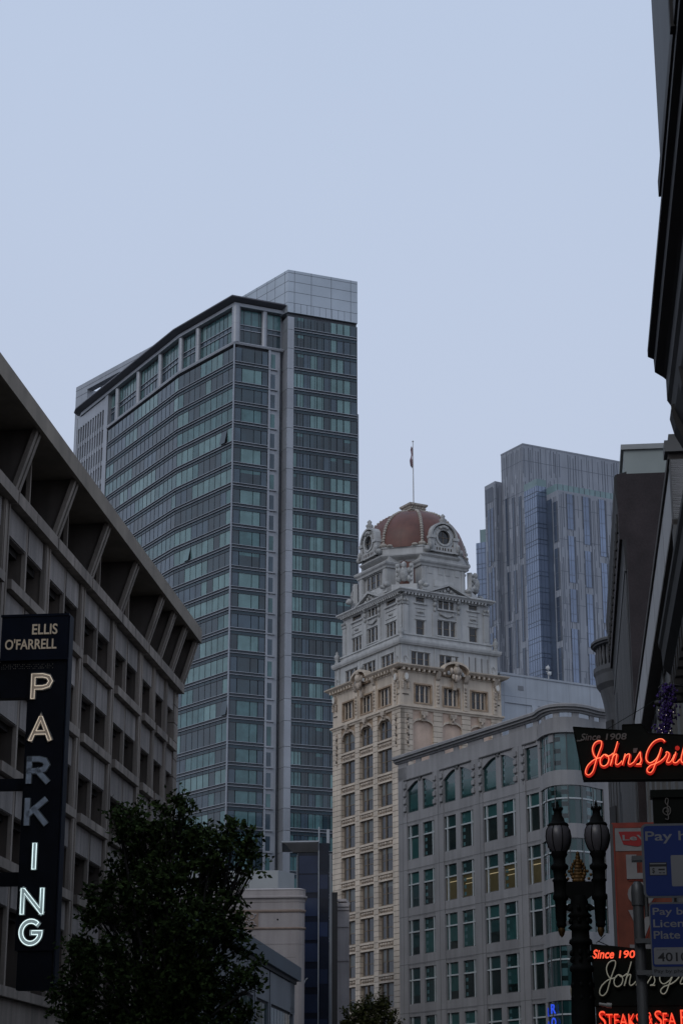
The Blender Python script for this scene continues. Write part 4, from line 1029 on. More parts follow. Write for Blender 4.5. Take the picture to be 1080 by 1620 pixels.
def gawin(fr, pn, F, u0, u1, z0, z1, side='L', single=False):
    o = -.20; P = [(u0,27.95),(u1,27.95)] if single else archtop(u0, u1, 27.35, 27.95, side)
    pn.prism(F, [(u0,z0)]+[(u1,z0)]+P[::-1], o-.05, o, 0)
    pn.quad(F, u0+.3, u1-.12, o+.01, z0+.22, 27.0, 1)
    if side == 'R':
        for k in range(5): pn.quad(F, u0+.1, u0+.32, o+.016, z0+.3+k*.42, z0+.5+k*.42, 5)
    fr.box(F, u0, u1, o, o+.05, z0, z0+.05, 1)
for k, (u0,u1,sd_) in enumerate(cols):
    gw.add(gawin, GB, u0, u1, 25.65, 27.95, side=sd_, single=(k == 6))
    for i, (z0,z1) in enumerate(rows):
        gw.add(gwin, GB, u0, u1, z0, z1, side=sd_, lit=1 if (i == 1 and k in (2,3,4,5)) or (i == 1 and k == 6) else 0, bl=rg.choice((0,1,1,2)) if i not in (0,) else (2 if k < 1 else 0))
for i, (z0,z1) in enumerate(rows+[(25.65,28.2)]):
    for u0, u1, sd_ in ((.62,2.4,'R'),(3.0,5.0,'L'),(5.6,7.6,'R')): gw.add(gwin, GB2, u0, u1, z0, z1, side=sd_, bl=1)
gw.done()
# curved glazing, one bay per storey
for i, (z0,z1) in enumerate(rows+[(25.65,28.2)]):
    fr = MB(); pn = MB(); rr = random.Random(40+i)
    gp_ = [gp2(u,o) for u, o in bow]
    tones = [0,5,1,0,1,5,0,0,5,1,0,5,0]; rr.shuffle(tones)
    for k in range(len(gp_)-1):
        pn.sweep(gp_[k:k+2], [(-.14,z0),(-.10,z0),(-.10,z1),(-.14,z1)], mi=tones[k] if i != 6 else (0,5,1,1,1,5,5,1,1,1,5,0,0)[k], cap=False)
        if tones[k] == 5:
            for j in range(3): pn.sweep(gp_[k:k+2], [(-.1,z0+.35+j*.8),(-.09,z0+.35+j*.8),(-.09,z0+.65+j*.8),(-.1,z0+.65+j*.8)], mi=2, cap=False)
    zt = z1-.88
    if i != 6: fr.sweep(gp_, [(-.12,zt-.05),(-.03,zt-.05),(-.03,zt+.05),(-.12,zt+.05)], mi=2)
    else:
        for k in (0,4,9): fr.sweep(gp_[k:k+2], [(-.2,27.6),(.0,27.6),(.0,28.2),(-.2,28.2)], mi=0)
    for x, y in gp_[1::2]: fr.lathe((x,y,0), [(.03,z0),(.03,z1)], 4, 1)
    fo = fr.build('curved_window', GM, gb); pn.build('pane', [ggl, ggm, gdk, litp, litl, gtl], fo)
# blue neon letters in the corner window
blu = mat('blue_neon', (.05,.1,.9), .4, 0, emit=(.03,.11,1), es=.5)
q = MB(); s0 = GB.sub(20.0, .62)
for j, ch in enumerate("ROSS"): add_text(q, s0, ch, .35, .86, 9.82-j*.85, 10.42-j*.85, 0, .04, bold=.01)
q2 = tag(q.build('neon_lettering', blu, None, s0.pt(.6,0,8)), 'blue neon capital letters stacked vertically in the rounded corner window', 'neon letters')
q = MB(); s0 = GB.sub(19.28, .16)
for j, ch in enumerate("ROSS"): add_text(q, s0, ch, .02, .16, 9.72-j*.85, 10.28-j*.85, 0, .04, bold=.0)
tag(q.build('neon_lettering', mat('blue_neon_dim', (.03,.06,.5), .4, 0, emit=(.02,.06,.6), es=.5), None, s0.pt(.1,0,8)), 'fainter narrow blue letters left of the bright blue corner letters', 'neon letters')

# ================================================================== pale blank wall between dome tower and glass tower
WB = Face((17.04,205.95), dirv(59.5)); pw = mat('pale_painted_wall', (.37,.40,.44), .8, .08, .4, streak=.08)
wt = thing('blank_wall_block', (*WB.pt(12,-8,0)[:2], 0), 'plain pale grey wall with shallow panels behind the rounded glass corner', 'building')
q = MB(); q.box(WB, 0, 26, -14, -.12, 0, 49.95); q.box(WB, 0, 26, -.12, 0, 46.9, 50.0)
for u in (0,4.1,9.0,13.9,18.8,23.7): q.box(WB, u, u+.8 if u else .5, -.12, 0, 30, 46.9)
q.box(WB, 0, 26, -.12, 0, 30, 31); q.box(WB, -.1, 26.1, -.5, .08, 49.9, 50.12)
q.build('wall', pw, wt)
q = MB()
for k in range(9): q.box(WB, .4+k*2.9, .43+k*2.9, 0, .004, 30, 49.9)
for z in (47.6,): q.box(WB, 0, 26, 0, .005, z, z+.04)
for u in (2.3,15.2): q.box(WB, u, u+.7, 0, .03, 48.4, 48.9)
q.build('seams', mat('wall_seams', (.2,.21,.23), .8, .1, 1), wt)
for u in (4.6, 10.3):        # rooftop dishes
    pass
q = MB(); whitem = mat('dish_white', (.5,.5,.5), .5, .1, 2)
for (u, z) in ((6.8,51.5),(7.0,50.9)): q.blob(WB.pt(u,-.6,z), .24,.15,.24, 8,6)
q.box(WB, 6.95, 7.03, -.8, -.7, 50, 51.9); q.box(WB, 6.7,7.4,-.8,-.7,51.1,51.18); q.build('antenna_cluster', whitem, wt)
q = MB(); q.box(WB, -.6, 2.4, -2, -.6, 50.1, 50.35); q.build('roof_hatch', pw, wt)

# ================================================================== distant modern tower
tw = mat('striped_tower_stone', (.265,.285,.325), .6, .10, .12, streak=.10, metal=0)
twd = mat('tower_slot', (.11,.125,.155), .6, .2, .3)
twg = glass('sky_glass', (.19,.24,.34), .12, .22, .12, metal=.35, spec=.9, warp=.2)
twg2 = glass('sky_glass_dark', (.08,.105,.15), .12, .25, .1, metal=.2, spec=.8, warp=.2)
bal = glass('pale_green_glass', (.19,.28,.29), .25, .15, .3, spec=.5)
TM = [tw, twd, twg, twg2, bal]
TC = Vector((40.21,410.11)); td = Vector((.88665,.46245)); tl = Vector((.4975,-.86746))
TR = Face(TC, td); TLf = Face(TC - tl*8.57, tl)
mt = thing('distant_tower', (50, 425, 0), 'distant pale striped tower with blue reflective windows at the right', 'skyscraper')
b = MB(); g_ = MB(); rt = random.Random(8)
b.plan([tuple(TC), TR.pt(45,0,0)[:2], TR.pt(45,-14,0)[:2], tuple(TC-tl*8.57+td*12-tl*4), tuple(TC-tl*8.57)][::1], 0, 150)
def stripes(F, u0, u1, z0, z1, o, step=1.05):
    u = u0+.3
    while u < u1:
        z = z1
        while z > z0+1:
            l = rt.uniform(5, 16); w_ = rt.choice((.08,.12,.18)); 
            if rt.random() < .8: b.box(F, u, u+w_, o, o+.035, max(z0, z-l), z-rt.uniform(0,1.0), 1)
            z -= l+rt.uniform(.2,2)
        u += rt.uniform(.35,.75)*step
    z = z1-3.6
    while z > z0: b.box(F, u0, u1, o, o+.02, z, z+.10, 1); z -= 7.2
stripes(TR, 0, 40, 138, 149.8, 0); stripes(TLf, 0, 8.5, 55, 149.8, 0, .9)
b.box(TR, -.05, 45, -.3, .05, 149.9, 150.25); b.box(TLf, -.05, 8.6, -.3, .05, 149.9, 150.25)
def stack(F, u0, u1, z1, z0, o, rng, side=True, lens=(7,14)):
    z = z1
    while z > z0:
        l = rng.uniform(*lens); zz = max(z0, z-l)
        g_.box(F, u0, u1, o-.1, o+.05, zz, z, 2 if side else 3)
        g_.box(F, u1+.25, u1+.48, o-.1, o+.05, zz, z, 1); g_.box(F, u0-.14, u0, o, o+.09, zz, z, 1); g_.box(F, u1, u1+.1, o, o+.09, zz, z, 1)
        if side: g_.box(F, u0+(u1-u0)*.36, u0+(u1-u0)*.36+.07, o, o+.075, zz, z, 1)
        k = z-2.2
        while k > zz: g_.box(F, u0, u1, o, o+.07, k, k+.09, 1); k -= 3.3
        z = zz-1.5
for u in (1.5,4.1,6.6): stack(TLf, u, u+.55, 139.5-u*.2, 50, .02, rt, False, (9,18))
# stone-clad lower volume, proud of the slab
SO, SU, ST = 9.5, 2.55, 136.9
b.box(TR, SU, 40, 0, SO, 0, ST); stripes(TR, SU, 40, 50, ST-.3, SO)
for k, u in enumerate((4.75,8.95,13.1,17.2,21.3,25.4,29.5)): stack(TR, u, u+1.45, ST-.6, 50, SO+.02, rt)
TS = Face(TR.pt(SU,0,0)[:2], tl)
TS = Face(TR.pt(SU,0,0)[:2], Vector(TR.pt(SU,5,0)[:2])-Vector(TR.pt(SU,0,0)[:2]))
g_.box(TS, 4.9, 6.9, 0, .08, 0, 135.6, 3); stack(TS, 7.6, 8.7, 134.5, 50, .02, rt, False, (8,16))
stripes(TS, 4.4, 9.5, 60, 136, 0, .8)
# all-glass corner volume
g_.box(TR, 0.0, SU, -.5, 5, 0, 138.8, 2)
GL = Face(tuple(TC), Vector(TR.pt(0,5,0)[:2])-TC)
for F, W, o in ((GL, 5.0, 0), (TR.sub(0,5), SU, 0)):
    z = 137.4
    while z > 45:
        g_.box(F, 0, W, o, o+.06, z, z+.16, 3); g_.box(F, 0, W, o, o+.06, z-.95, z-.83, 3)
        z -= 3.62
    u = .45
    while u < W: g_.box(F, u, u+.07, o, o+.05, 45, 138.8, 3); u += .9
# terrace balustrades
b.sweep([tuple(TC), TR.pt(0,5,0)[:2], TR.pt(SU+.02,5,0)[:2], TR.pt(SU+.05,SO-.6,0)[:2], TR.pt(40,SO-.6,0)[:2]], [(-.1,136.9),(0,136.9),(0,140.3),(-.1,140.3)], mi=4) if False else None
b.sweep([tuple(TC), TR.pt(0,5,0)[:2], TR.pt(SU,5,0)[:2]], [(-.1,138.8),(0,138.8),(0,140.4),(-.1,140.4)], mi=4)
b.sweep([TR.pt(SU,5,0)[:2], TR.pt(SU+.05,SO-.6,0)[:2], TR.pt(40,SO-.6,0)[:2]], [(-.1,ST),(0,ST),(0,138.5),(-.1,138.5)], mi=4)
for k in range(26): p = TR.pt(SU+.3+k*1.4, SO-.55, 0); b.lathe(p, [(.05,ST),(.05,138.5)], 4, 1)
b.build('tower_wall', TM, mt); g_.build('tower_glazing', TM, mt)
wing = MB(); wc = Vector((34.4,416.7)); wl_ = Vector((32.35,420.7)); WF = Face(wl_, wc-wl_); WR_ = Face(wc, Vector((35.8,417.6))-wc); n = (wc-wl_).length
wing.plan([tuple(wl_), tuple(wc), (37,418.3), (36,424)], 0, 143.6)
rt = random.Random(21); b = wing; g_ = MB()
stripes(WF, 0, n, 60, 143, 0, .7); stripes(WR_, 0, 1.6, 60, 143, 0, .5)
g_.box(WF, 1.0, 3.4, 0, .06, 139.2, 142.6, 1)
for u in (1.2,2.6): stack(WF, u, u+.75, 137.6, 60, .02, rt)
wo = wing.build('wing', TM, mt); g_.build('wing_glazing', TM, wo)
q = MB(); fg = Face((30.45,425), Vector((33.6,423.2))-Vector((30.45,425)))
q.box(fg, 0, 5, -4, 0, 0, 131.5, 2); z = 130
while z > 70: q.box(fg, 0, 5, 0, .06, z, z+.15, 3); q.box(fg, 0, 5, 0, .06, z-1, z-.9, 3); z -= 3.62
for k in range(4): q.box(fg, .4+k*.9, .48+k*.9, 0, .05, 60, 131.5, 3)
q.box(fg, .9, 5, -.5, -.3, 131.5, 134.6, 4); q.box(fg, .9, 1.0, -.5, -.28, 131.5, 134.7, 3)
q.build('glass_annex', TM, mt)

# ================================================================== low buildings beyond the garage
def stF(al, left): return Face(st(al, left), -NL)       # faces the camera, u grows to the right
cw = mat('warm_white_stucco', (.36,.325,.315), .85, .10, .5, bump=.15, streak=.10, fine=.04)
tan = mat('tan_terracotta_band', (.27,.205,.165), .85, .2, 2, bump=.3)
pent = mat('penthouse_white', (.36,.375,.375), .8, .08, .4)
ad = thing('cream_shop_building', (*st(155,26), 0), 'low cream building with curved moulded parapet and tan string bands behind the large tree', 'building')
AF = stF(150, 40); V = lambda l: 40-l
b = MB()
r_ = 1.0; crn = [(V(40),0),(V(20.6),0)] + [(V(20.6)+.7*math.sin(R(a)), -.7+.7*math.cos(R(a))) for a in (22,45,67)] + [(V(19.9)-2.3,-12)]
pth = [AF.pt(u,o,0)[:2] for u, o in crn]
b.plan([tuple(p) for p in pth]+[AF.pt(0,-12,0)[:2]], 0, 20.0)
b.sweep(pth, [(-.3,19.35),(.03,19.35),(.05,19.5),(.10,19.62),(.20,19.66),(.20,19.78),(.06,19.82),(.05,20.2),(.08,20.3),(-.3,20.42)])
b.sweep(pth, [(-.3,16.2),(.02,16.2),(.02,16.24),(-.3,16.24)], mi=0)
b.sweep(pth, [(-.2,18.58),(.06,18.58),(.09,18.68),(.06,18.78),(-.2,18.78)], mi=1); b.sweep(pth, [(-.2,17.3),(.06,17.3),(.09,17.38),(.06,17.46),(-.2,17.46)], mi=1)
b.box(AF, V(24.9), V(23.45), -.1, .04, 17.46, 18.58, 1)
for z in range(0, 17, 1): b.box(AF, V(30), V(20.6), 0, .003, z+.2, z+.215, 2)
for s_ in (-1, 1):
    for (zz, r0) in ((17.72,.2),(18.3,.2)):
        b.tube([AF.pt(V(24.17)+s_*.22+r0*math.cos(R(a)), .05, zz+r0*math.sin(R(a))) for a in range(0,361,30)], .05, 5, 0)
for (x,z) in ((-.5,17.6),(.5,17.6),(-.5,18.4),(.5,18.4),(0,18.0)): b.blob(AF.pt(V(24.17)+x,.05,z), .09,.06,.09, 6,4,0)
b.prism(AF, [(V(21.97)+.07*math.cos(R(a)), 18.03+.07*math.sin(R(a))) for a in range(0,360,45)], -.02, .012, 3)
b.build('wall', [cw, tan, joint, dk], ad)
q = MB(); q.plan([st(151.5,30), st(151.5,22.2), st(153.5,21.2), st(160,22.2), st(160,30)], 20.2, 21.95); q.build('penthouse', pent, ad)
mb_ = thing('metal_shop_building', (*st(112,22), 0), 'low grey metal panelled building with a blue grey roof fascia right of the large tree', 'building')
MF = Face(st(95,17.6), E_)
grm = mat('grey_metal_cladding', (.20,.215,.235), .6, .08, .4, metal=.1, streak=.08); fas = mat('blue_grey_fascia', (.10,.125,.155), .5, .1, .3, metal=.2); gdark = mat('dark_gap', (.03,.033,.04), .7, .2, 1)
b = MB(); b.box(MF, .3, 31.6, -12, -.12, 0, 11.6, 1)
for u0, u1 in ((.3,5.4),(5.6,11.0),(11.2,16.3),(16.75,22.0),(22.4,32.6)):
    b.box(MF, u0, u1, -.2, 0, 9.65 if u0 > 11 else 9.65, 11.45, 0); b.box(MF, u0, u0+.35, -.2, .02, 0, 9.7, 0); b.box(MF, u1-.25, u1, -.2, .02, 0, 9.7, 0)
b.box(MF, 22.4, 32.6, -.2, .0, 9.62, 11.45, 0) if False else None
b.box(MF, 31.0, 33.0, -.25, 0, 9.6, 11.5, 0)
for z in (8.2,6.9,5.6,4.3): b.box(MF, .3, 31.5, -.18, -.1, z, z+.1, 0)
bw = b.build('cladding', [grm, gdark], mb_)
q = MB(); q.box(MF, 0, 33.9, -12, .30, 11.75, 12.62); q.box(MF, 0, 33.2, -11, .10, 11.5, 11.73, 1); q.build('roof_fascia', [fas, gdark], mb_)
q = MB()
for k in range(26): q.box(MF, .8+k*1.2, 1.85+k*1.2, -.14, -.11, 4.4, 9.5, 0)
q.build('shopfront_glazing', [ggl], mb_)
bt = thing('blue_glass_block', (*st(170,22), 0), 'slim dark blue glass block with an overhanging flat roof beside the cream building', 'building')
BF = stF(168, 30); V2 = lambda l: 30-l
bgl = glass('navy_glass', (.018,.028,.062), .2, .3, .3, spec=.3); bgd = glass('navy_glass_deep', (.008,.011,.021), .2, .35, .3, spec=.25)
ltm = mat('light_metal_and_reflection', (.34,.36,.38), .5, .1, 1); flare = mat('flare_soffit', (.17,.165,.16), .7, .15, 1)
b = MB(); b.plan([st(172,23.6), st(168,22.91), st(168,21.1), st(176,22.2), st(176,24.0)], 0, 25.7, 1)
b.plan([st(167.85,21.08), st(167.85,20.2), st(173,20.95), st(173,21.6)], 0, 26.4, 1)
for k, z in enumerate((24.6,23.0,21.0,19.0,17.2,15.1,13.0,11,9,7)):
    b.box(BF, V2(22.8), V2(21.15), 0, .03, z-.75, z+.75, 0); b.box(BF, V2(22.9), V2(21.1), 0, .05, z-.82, z-.76, 1); b.box(BF, V2(21.0), V2(20.3), .15, .17, z-.5, z+.7, 0 if k % 2 else 1)
b.tube([BF.pt(V2(21.95)-.55*math.cos(R(a)), .05, 13.2+1.9*math.sin(R(a))) for a in range(0,95,12)], .05, 5, 2);  # pale arch and its stem: a reflection in the glass, built as shapes
b.box(BF, V2(22.53), V2(22.46), .0, .06, 10, 13.2, 2)
b.box(BF, V2(21.12), V2(21.05), -.2, .2, 0, 27.8, 2); b.box(BF, V2(20.42), V2(20.2), -.3, .1, 26.4, 27.6, 2)
bo = b.build('glass_volume', [bgl, bgd, ltm], bt)
q = MB(); F0 = [(23.36,25.62),(21.08,25.62)]
def ring4(l0,l1,a0,a1,z): return [(*st(a0,l0),z),(*st(a0,l1),z),(*st(a1,l1),z),(*st(a1,l0),z)]
A_, B_ = ring4(23.35,21.1,167.9,168.3,25.65), ring4(23.95,21.1,167.3,168.6,26.3)
q.add(A_+B_, [(0,1,5,4),(1,2,6,5),(2,3,7,6),(3,0,4,7)], 0)
q.plan([st(167.2,24.2), st(167.2,21.0), st(173,21.8), st(173,25)], 26.42, 26.54, 1); q.add(ring4(23.95,21.1,167.3,168.6,26.3)+ring4(24.2,21.1,167.2,168.6,26.42), [(0,1,5,4),(3,0,4,7)], 0)
q.build('overhanging_roof', [flare, ltm], bt)
q = MB(); q.box(BF, V2(20.17), V2(19.98), -.1, .1, 0, 25.5); q.build('edge_post', mat('edge_post_metal', (.17,.18,.19), .5, .1, 1), bt)
for z in (26.9,26.0,25.0,24.0,22.8,21.4): pass
bk = thing('black_fin_wall', (*st(186,21.7), 0), 'narrow black vertical wall between the blue glass block and the domed tower', 'wall')
q = MB(); KF = stF(185, 21.98); q.plan([st(185,21.98), st(185,21.46), st(191,22.25), st(191,22.7)], 0, 24.15); q.plan([st(184.97,22.0), st(184.97,21.44), st(191,22.23), st(191,22.72)], 24.15, 24.3); q.build('wall', mat('black_wall', (.008,.008,.009), .7, .2, 1), bk)
wsb = thing('narrow_white_building', (*st(192,21.6), 0), 'sliver of old white moulded building squeezed beside the domed tower', 'building')
q = MB(); KF = stF(190, 22.07); q.plan([st(190,22.07), st(190,20.9), st(197,21.9), st(197,22.9)], 0, 23.7); q.box(KF, -.0, 1.15, -.1, .25, 23.5, 23.85); q.box(KF, 0, 1.15, -.1, .12, 23.2, 23.5); q.box(KF, 0, 1.15, -.1, .1, 21.6, 21.8); q.box(KF, 0, 1.15, -.1, .1, 18.4, 18.6)
q.box(KF, .0, .9, -3, .2, 24.0, 24.25); q.blob(KF.pt(.35,.2,6.9), .12,.12,.3, 6,5); q.build('wall', cw, wsb)
# ================================================================== right hand side of the street
def RF(al0, right): return Face(st(al0, -right), -E_)       # faces left (north); u grows towards the camera
def CF(al, right): return Face(st(al, -right), -NL)         # faces the camera; u grows to the right
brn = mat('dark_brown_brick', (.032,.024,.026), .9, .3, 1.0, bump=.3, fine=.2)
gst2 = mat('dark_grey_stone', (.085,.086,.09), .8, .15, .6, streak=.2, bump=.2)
gst3 = mat('dark_cornice_stone', (.022,.021,.021), .8, .2, .8, streak=.1)
pnt = mat('greenish_penthouse', (.24,.27,.26), .7, .12, .5)
gsl = mat('stone_groove', (.03,.032,.035), .9, .1, 1)
ta = thing('turret_building', (*st(93,-4.5), 0), 'tall dark stone building with a round balustraded corner turret and brown brick side wall', 'building')
FA = RF(105, 2.95); LA = 105-80.8
b = MB(); b.plan([st(80.81,-2.98), st(105,-2.98), st(105,-9), st(80.81,-9)], 0, 26.3)
# fluted facade towards the street
n = 64
for k in range(n):
    u = LA*k/n; b.box(FA, u+.05, u+LA/n-.12, 0, .05, 0, 26.2); 
b.box(FA, 0, LA-.02, 0, .08, 24.9, 25.2)
for u in (1.5,): b.box(FA, u, u+1.2, .06, .09, 17.5, 20.5, 1)
for z0 in (6,11.2,16.2,21.4):
    for u in (3.2,): b.box(FA, u, u+1.4, .02, .075, z0, z0+2.6, 1)
b.build('facade', [gst2, gsl], ta)
c = MB()
prof = [(-.2,24.9),(.02,25.0),(.06,25.9),(.14,26.5),(.16,27.3),(.26,27.8),(.31,28.4),(.34,28.5),(.34,29.1),(.30,29.2),(-.2,29.35)]
c.sweep([st(105.3,-2.95), st(80.5,-2.95)], [(-o, z) for o, z in prof][::-1]) if False else None
c.oz(FA, prof, -.3, LA-.001)
for k in range(18): c.box(FA, .4+k*1.33, .75+k*1.33, .1, .30, 26.9, 27.7)
c.build('cornice', gst3, ta)
c = MB(); SA2 = CF(80.8, 2.72)
c.box(SA2, .0, 7, -24, .0, 26.3, 29.25); c.box(SA2, .28, 7, -3, -.001, 0, 26.3)
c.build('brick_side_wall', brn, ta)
c = MB(); TCc = st(109.3,-4.3)
c.lathe((*TCc,0), [(1.80,0),(1.80,24.0),(1.82,24.6),(1.9,25.2),(1.98,25.6),(2.08,26.0),(2.28,26.3),(2.34,26.8),(2.42,27.0),(2.42,27.25),(2.2,27.3)], 40, 0, smooth=False)
c.lathe((*TCc,0), [(2.02,27.3),(2.02,28.5)], 40, 2)
for k in range(40):
    a = 2*math.pi*k/40; c.lathe((TCc[0]+2.18*math.cos(a), TCc[1]+2.18*math.sin(a), 27.25), [(.09,0),(.07,.2),(.11,.6),(.07,1.05),(.09,1.25)], 6, 0)
c.lathe((*TCc,0), [(2.25,28.45),(2.4,28.5),(2.42,28.58),(2.52,28.62),(2.52,28.74),(2.46,28.8),(1.9,29.0)], 40, 0, smooth=False)
for k in range(36):
    a = 2*math.pi*k/36; c.box(Face((TCc[0]+1.79*math.cos(a), TCc[1]+1.79*math.sin(a)), (-math.sin(a), math.cos(a))), -.06, .06, -.02, .06, 0, 24, 0)
for z in (12,17.2,22.0):
    for a in (200,235): 
        a = R(a); F = Face((TCc[0]+1.82*math.cos(a), TCc[1]+1.82*math.sin(a)), (-math.sin(a), math.cos(a))); c.box(F, -.35,.35,-.1,.08,z,z+2.2,2)
c.build('corner_turret', [gst2, gsl, gst3], ta)
c = MB(); PF = CF(87.5, 3.32); c.box(PF, .0, 7, -9, 0, 29.2, 32.7); c.box(PF, -.12, 7.1, -9, .12, 32.7, 32.95, 1); c.box(PF, -.28, 7, -9.2, .2, 29.25, 29.6, 1)
c.build('roof_box', [pnt, mat('roof_box_cap', (.26,.27,.27), .6, .1, 1)], ta)

tb_ = thing('fascia_building', (*st(64,-4.5), 0), 'grey building with one long pale parapet fascia along the right side of the street', 'building')
pale = mat('pale_fascia', (.37,.37,.375), .7, .08, .5, streak=.08); gwall = mat('grey_upper_wall', (.13,.13,.128), .85, .15, .7, streak=.15); dtr = mat('dark_timber_edge', (.055,.047,.042), .8, .2, 1)
FB = RF(80.6, 3.3); LB = 80.6-48
b = MB(); b.box(FB, 0, LB, -9, -.5, 0, 18.2, 1); 
for u in range(0, 33, 4):
    b.box(FB, u, min(LB, u+1.3), -.6, -.02, 0, 16.6, 0)
for z in (15.0,11.6,8.2,4.8): b.box(FB, 0, LB, -.6, -.1, z, z+1.2, 0)
b.box(FB, 0, LB, -9, -.05, 16.3, 16.8, 0)
b.build('wall', [gwall, gsl], tb_)
b = MB(); b.box(FB, 0, LB-.0, -.3, .30, 16.82, 18.40, 0); b.box(FB, 0, LB, -.4, .36, 18.42, 18.62, 1); b.box(FB, 0, LB, -.3, .34, 16.66, 16.80, 1)
for u in (6.2,13.4,20.6,27.5): b.box(FB, u, u+.05, .30, .304, 16.83, 18.39, 1)
b.build('parapet_fascia', [pale, dtr], tb_)
b = MB(); EB = CF(48, 2.98); b.box(EB, 0, 6, -.5, .0, 0, 19.1, 0); b.box(EB, .35, .42, 0, .02, 8, 18.6, 1); b.box(EB, .3, 3, 0, .02, 17.5, 17.56, 1); b.box(EB, -.12, 6, -.6, .1, 18.6, 18.9, 0)
b.build('end_pier', [gwall, dtr], tb_)

tc_ = thing('dark_cornice_building', (*st(38,-5), 0), 'near black building with a heavy projecting cornice behind the two restaurant signs', 'building')
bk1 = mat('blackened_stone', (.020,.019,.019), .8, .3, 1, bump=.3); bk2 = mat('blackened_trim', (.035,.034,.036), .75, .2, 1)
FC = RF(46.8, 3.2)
b = MB(); b.box(FC, 0, 14, -8, 0, 0, 11.6)
for u in (0,3.4,6.9,10.4,13.4): b.box(FC, u, u+.6, 0, .18, 0, 11.4, 0)
for z in (4.2,7.6,10.6): b.box(FC, 0, 14, 0, .25, z, z+.25, 1)
for u in (.9,4.4,7.9,11.2): 
    for z in (4.9,8.2): b.box(FC, u, u+2, 0, .05, z, z+2.2, 2)
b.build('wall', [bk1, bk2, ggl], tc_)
b = MB(); b.oz(FC, [(-.2,11.4),(.2,11.5),(.25,11.9),(.5,12.1),(.55,12.5),(.72,12.7),(.74,13.1),(.8,13.2),(.8,13.35),(-.2,13.5)], -.1, 14)
for k in range(16): b.box(FC, .2+k*.88, .5+k*.88, .2, .62, 11.75, 12.2)
b.build('cornice', bk1, tc_)

td_ = thing('black_bay_building', (*st(26,-4), 0), 'black building silhouette with tall bay and stepped cornice at the top right corner', 'building')
FD = RF(33, 2.35)
bay = mat('bay_dark_wall', (.045,.05,.055), .6, .2, .6, streak=.1)
b = MB(); b.box(FD, 0, 21, -8, 0, 0, 13.8)
b.box(FD, 6.2, 21, -8, .585, 15.3, 42, 1)
b.box(FD, 10.55, 10.75, .5, .66, 15.3, 42, 0)
for z in range(16, 40, 1): b.box(FD, 11.2, 20, .585, .62, z, z+.5, 0)
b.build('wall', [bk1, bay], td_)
b = MB(); b.oz(FD, [(-.2,13.3),(.02,13.35),(.08,13.6),(.2,13.9),(.23,14.2),(.29,14.3),(.29,14.7),(.34,14.75),(.48,14.85),(.49,15.1),(.59,15.15),(.59,15.28),(-.2,15.35)], -.01, 21)
b.oz(FD, [(0,13.2),(.05,13.3),(.2,13.6),(.27,13.9),(.25,14.0),(0,14.0)], .1, .6)
for k in range(10): b.oz(FD, [(0,13.2),(.06,13.3),(.2,13.6),(.24,13.9),(0,13.95)], 2.2+k*2, 2.6+k*2)
b.box(FD, 5.9, 21, .2, .62, 15.34, 15.6); b.box(FD, 6.1, 21, .1, .60, 15.6, 15.75)
b.build('cornice', bk2, td_)
# ================================================================== restaurant signs
sblk = mat('sign_face_black', (.006,.008,.0065), .75, .3, 2, spec=.15)
redt = mat('red_neon_tube', (.9,.2,.1), .4, 0, emit=(1,.085,.035), es=1.05)
redc = mat('red_neon_core', (1,.4,.2), .4, 0, emit=(1,.24,.10), es=1.15)
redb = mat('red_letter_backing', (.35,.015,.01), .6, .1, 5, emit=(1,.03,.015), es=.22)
greyl = mat('grey_lettering', (.16,.15,.14), .7, .2, 5)
whtt = mat('faint_glow_white_tube', (.50,.48,.40), .5, .1, 5, emit=(.8,.78,.6), es=.10)  # tubes that are off, brightened by a faint added glow
JS = [ # strokes of the script wordmark, drawn on a 6-per-pixel grid
 [(300,282),(290,272),(262,275),(232,295),(212,335),(212,375),(225,415),(245,440)],
 [(300,282),(296,320),(272,380),(248,440),(228,500),(205,565),(170,600),(142,592),(136,560),(158,510),(205,465),(245,445),(285,435),(305,420)],
 [(322,405),(295,425),(278,465),(285,505),(312,518),(345,498),(362,455),(352,418),(325,405),(350,425),(385,410),(405,395)],
 [(452,282),(430,350),(400,430),(374,512)],
 [(384,490),(402,430),(428,405),(440,412),(430,455),(425,495),(440,508),(468,490),(485,470)],
 [(520,402),(505,450),(488,508)],
 [(496,480),(520,425),(552,405),(562,418),(552,460),(545,495),(560,508),(592,488)],
 [(592,492),(620,450),(655,398),(662,392),(663,430),(668,465),(652,498),(620,508),(668,508)],
 [(900,292),(880,270),(845,268),(795,292),(750,345),(722,405),(716,460),(738,492),(770,490),(815,455),(845,400),(862,350)],
 [(862,350),(835,430),(800,505),(775,565),(748,590),(722,578),(722,550),(755,520),(800,505),(850,480),(890,445),(912,410)],
 [(905,402),(915,392),(935,408),(930,440),(910,480),(915,498),(940,492),(965,460),(985,420)],
 [(1000,395),(985,440),(968,480),(980,500),(1005,495),(1035,465)],
 [(1100,285),(1075,360),(1050,440),(1045,480),(1060,502),(1085,495),(1115,465)],
 [(1185,285),(1160,360),(1135,440),(1130,480),(1145,502),(1175,495),(1200,470)],
]
def script(F, ox, oz, sc, tube, back, r, par, o=.09, strokes=JS, core=None):
    mbt, mbb, mbc = MB(), MB(), MB()
    for s_ in strokes:
        P = smooth_line([(x, y, 0) for x, y in s_], 5); P = [(ox+p.x*sc, oz-p.y*sc) for p in P]
        mbt.tube([F.pt(u, o, z) for u, z in P], r, 6)
        if back: fat_path(mbb, F, [(u+.010, z-.010) for u, z in P], .058, .012, .03)
        if core: mbc.tube([F.pt(u, o+r*.6, z) for u, z in P], r*.55, 5)
    if back: bo = mbb.build('letter_backing', back, par)
    t = mbt.build('neon_script', tube, par)
    if core: mbc.build('tube_core', core, t)
    return t
UF = CF(38, 0); MP = .0121
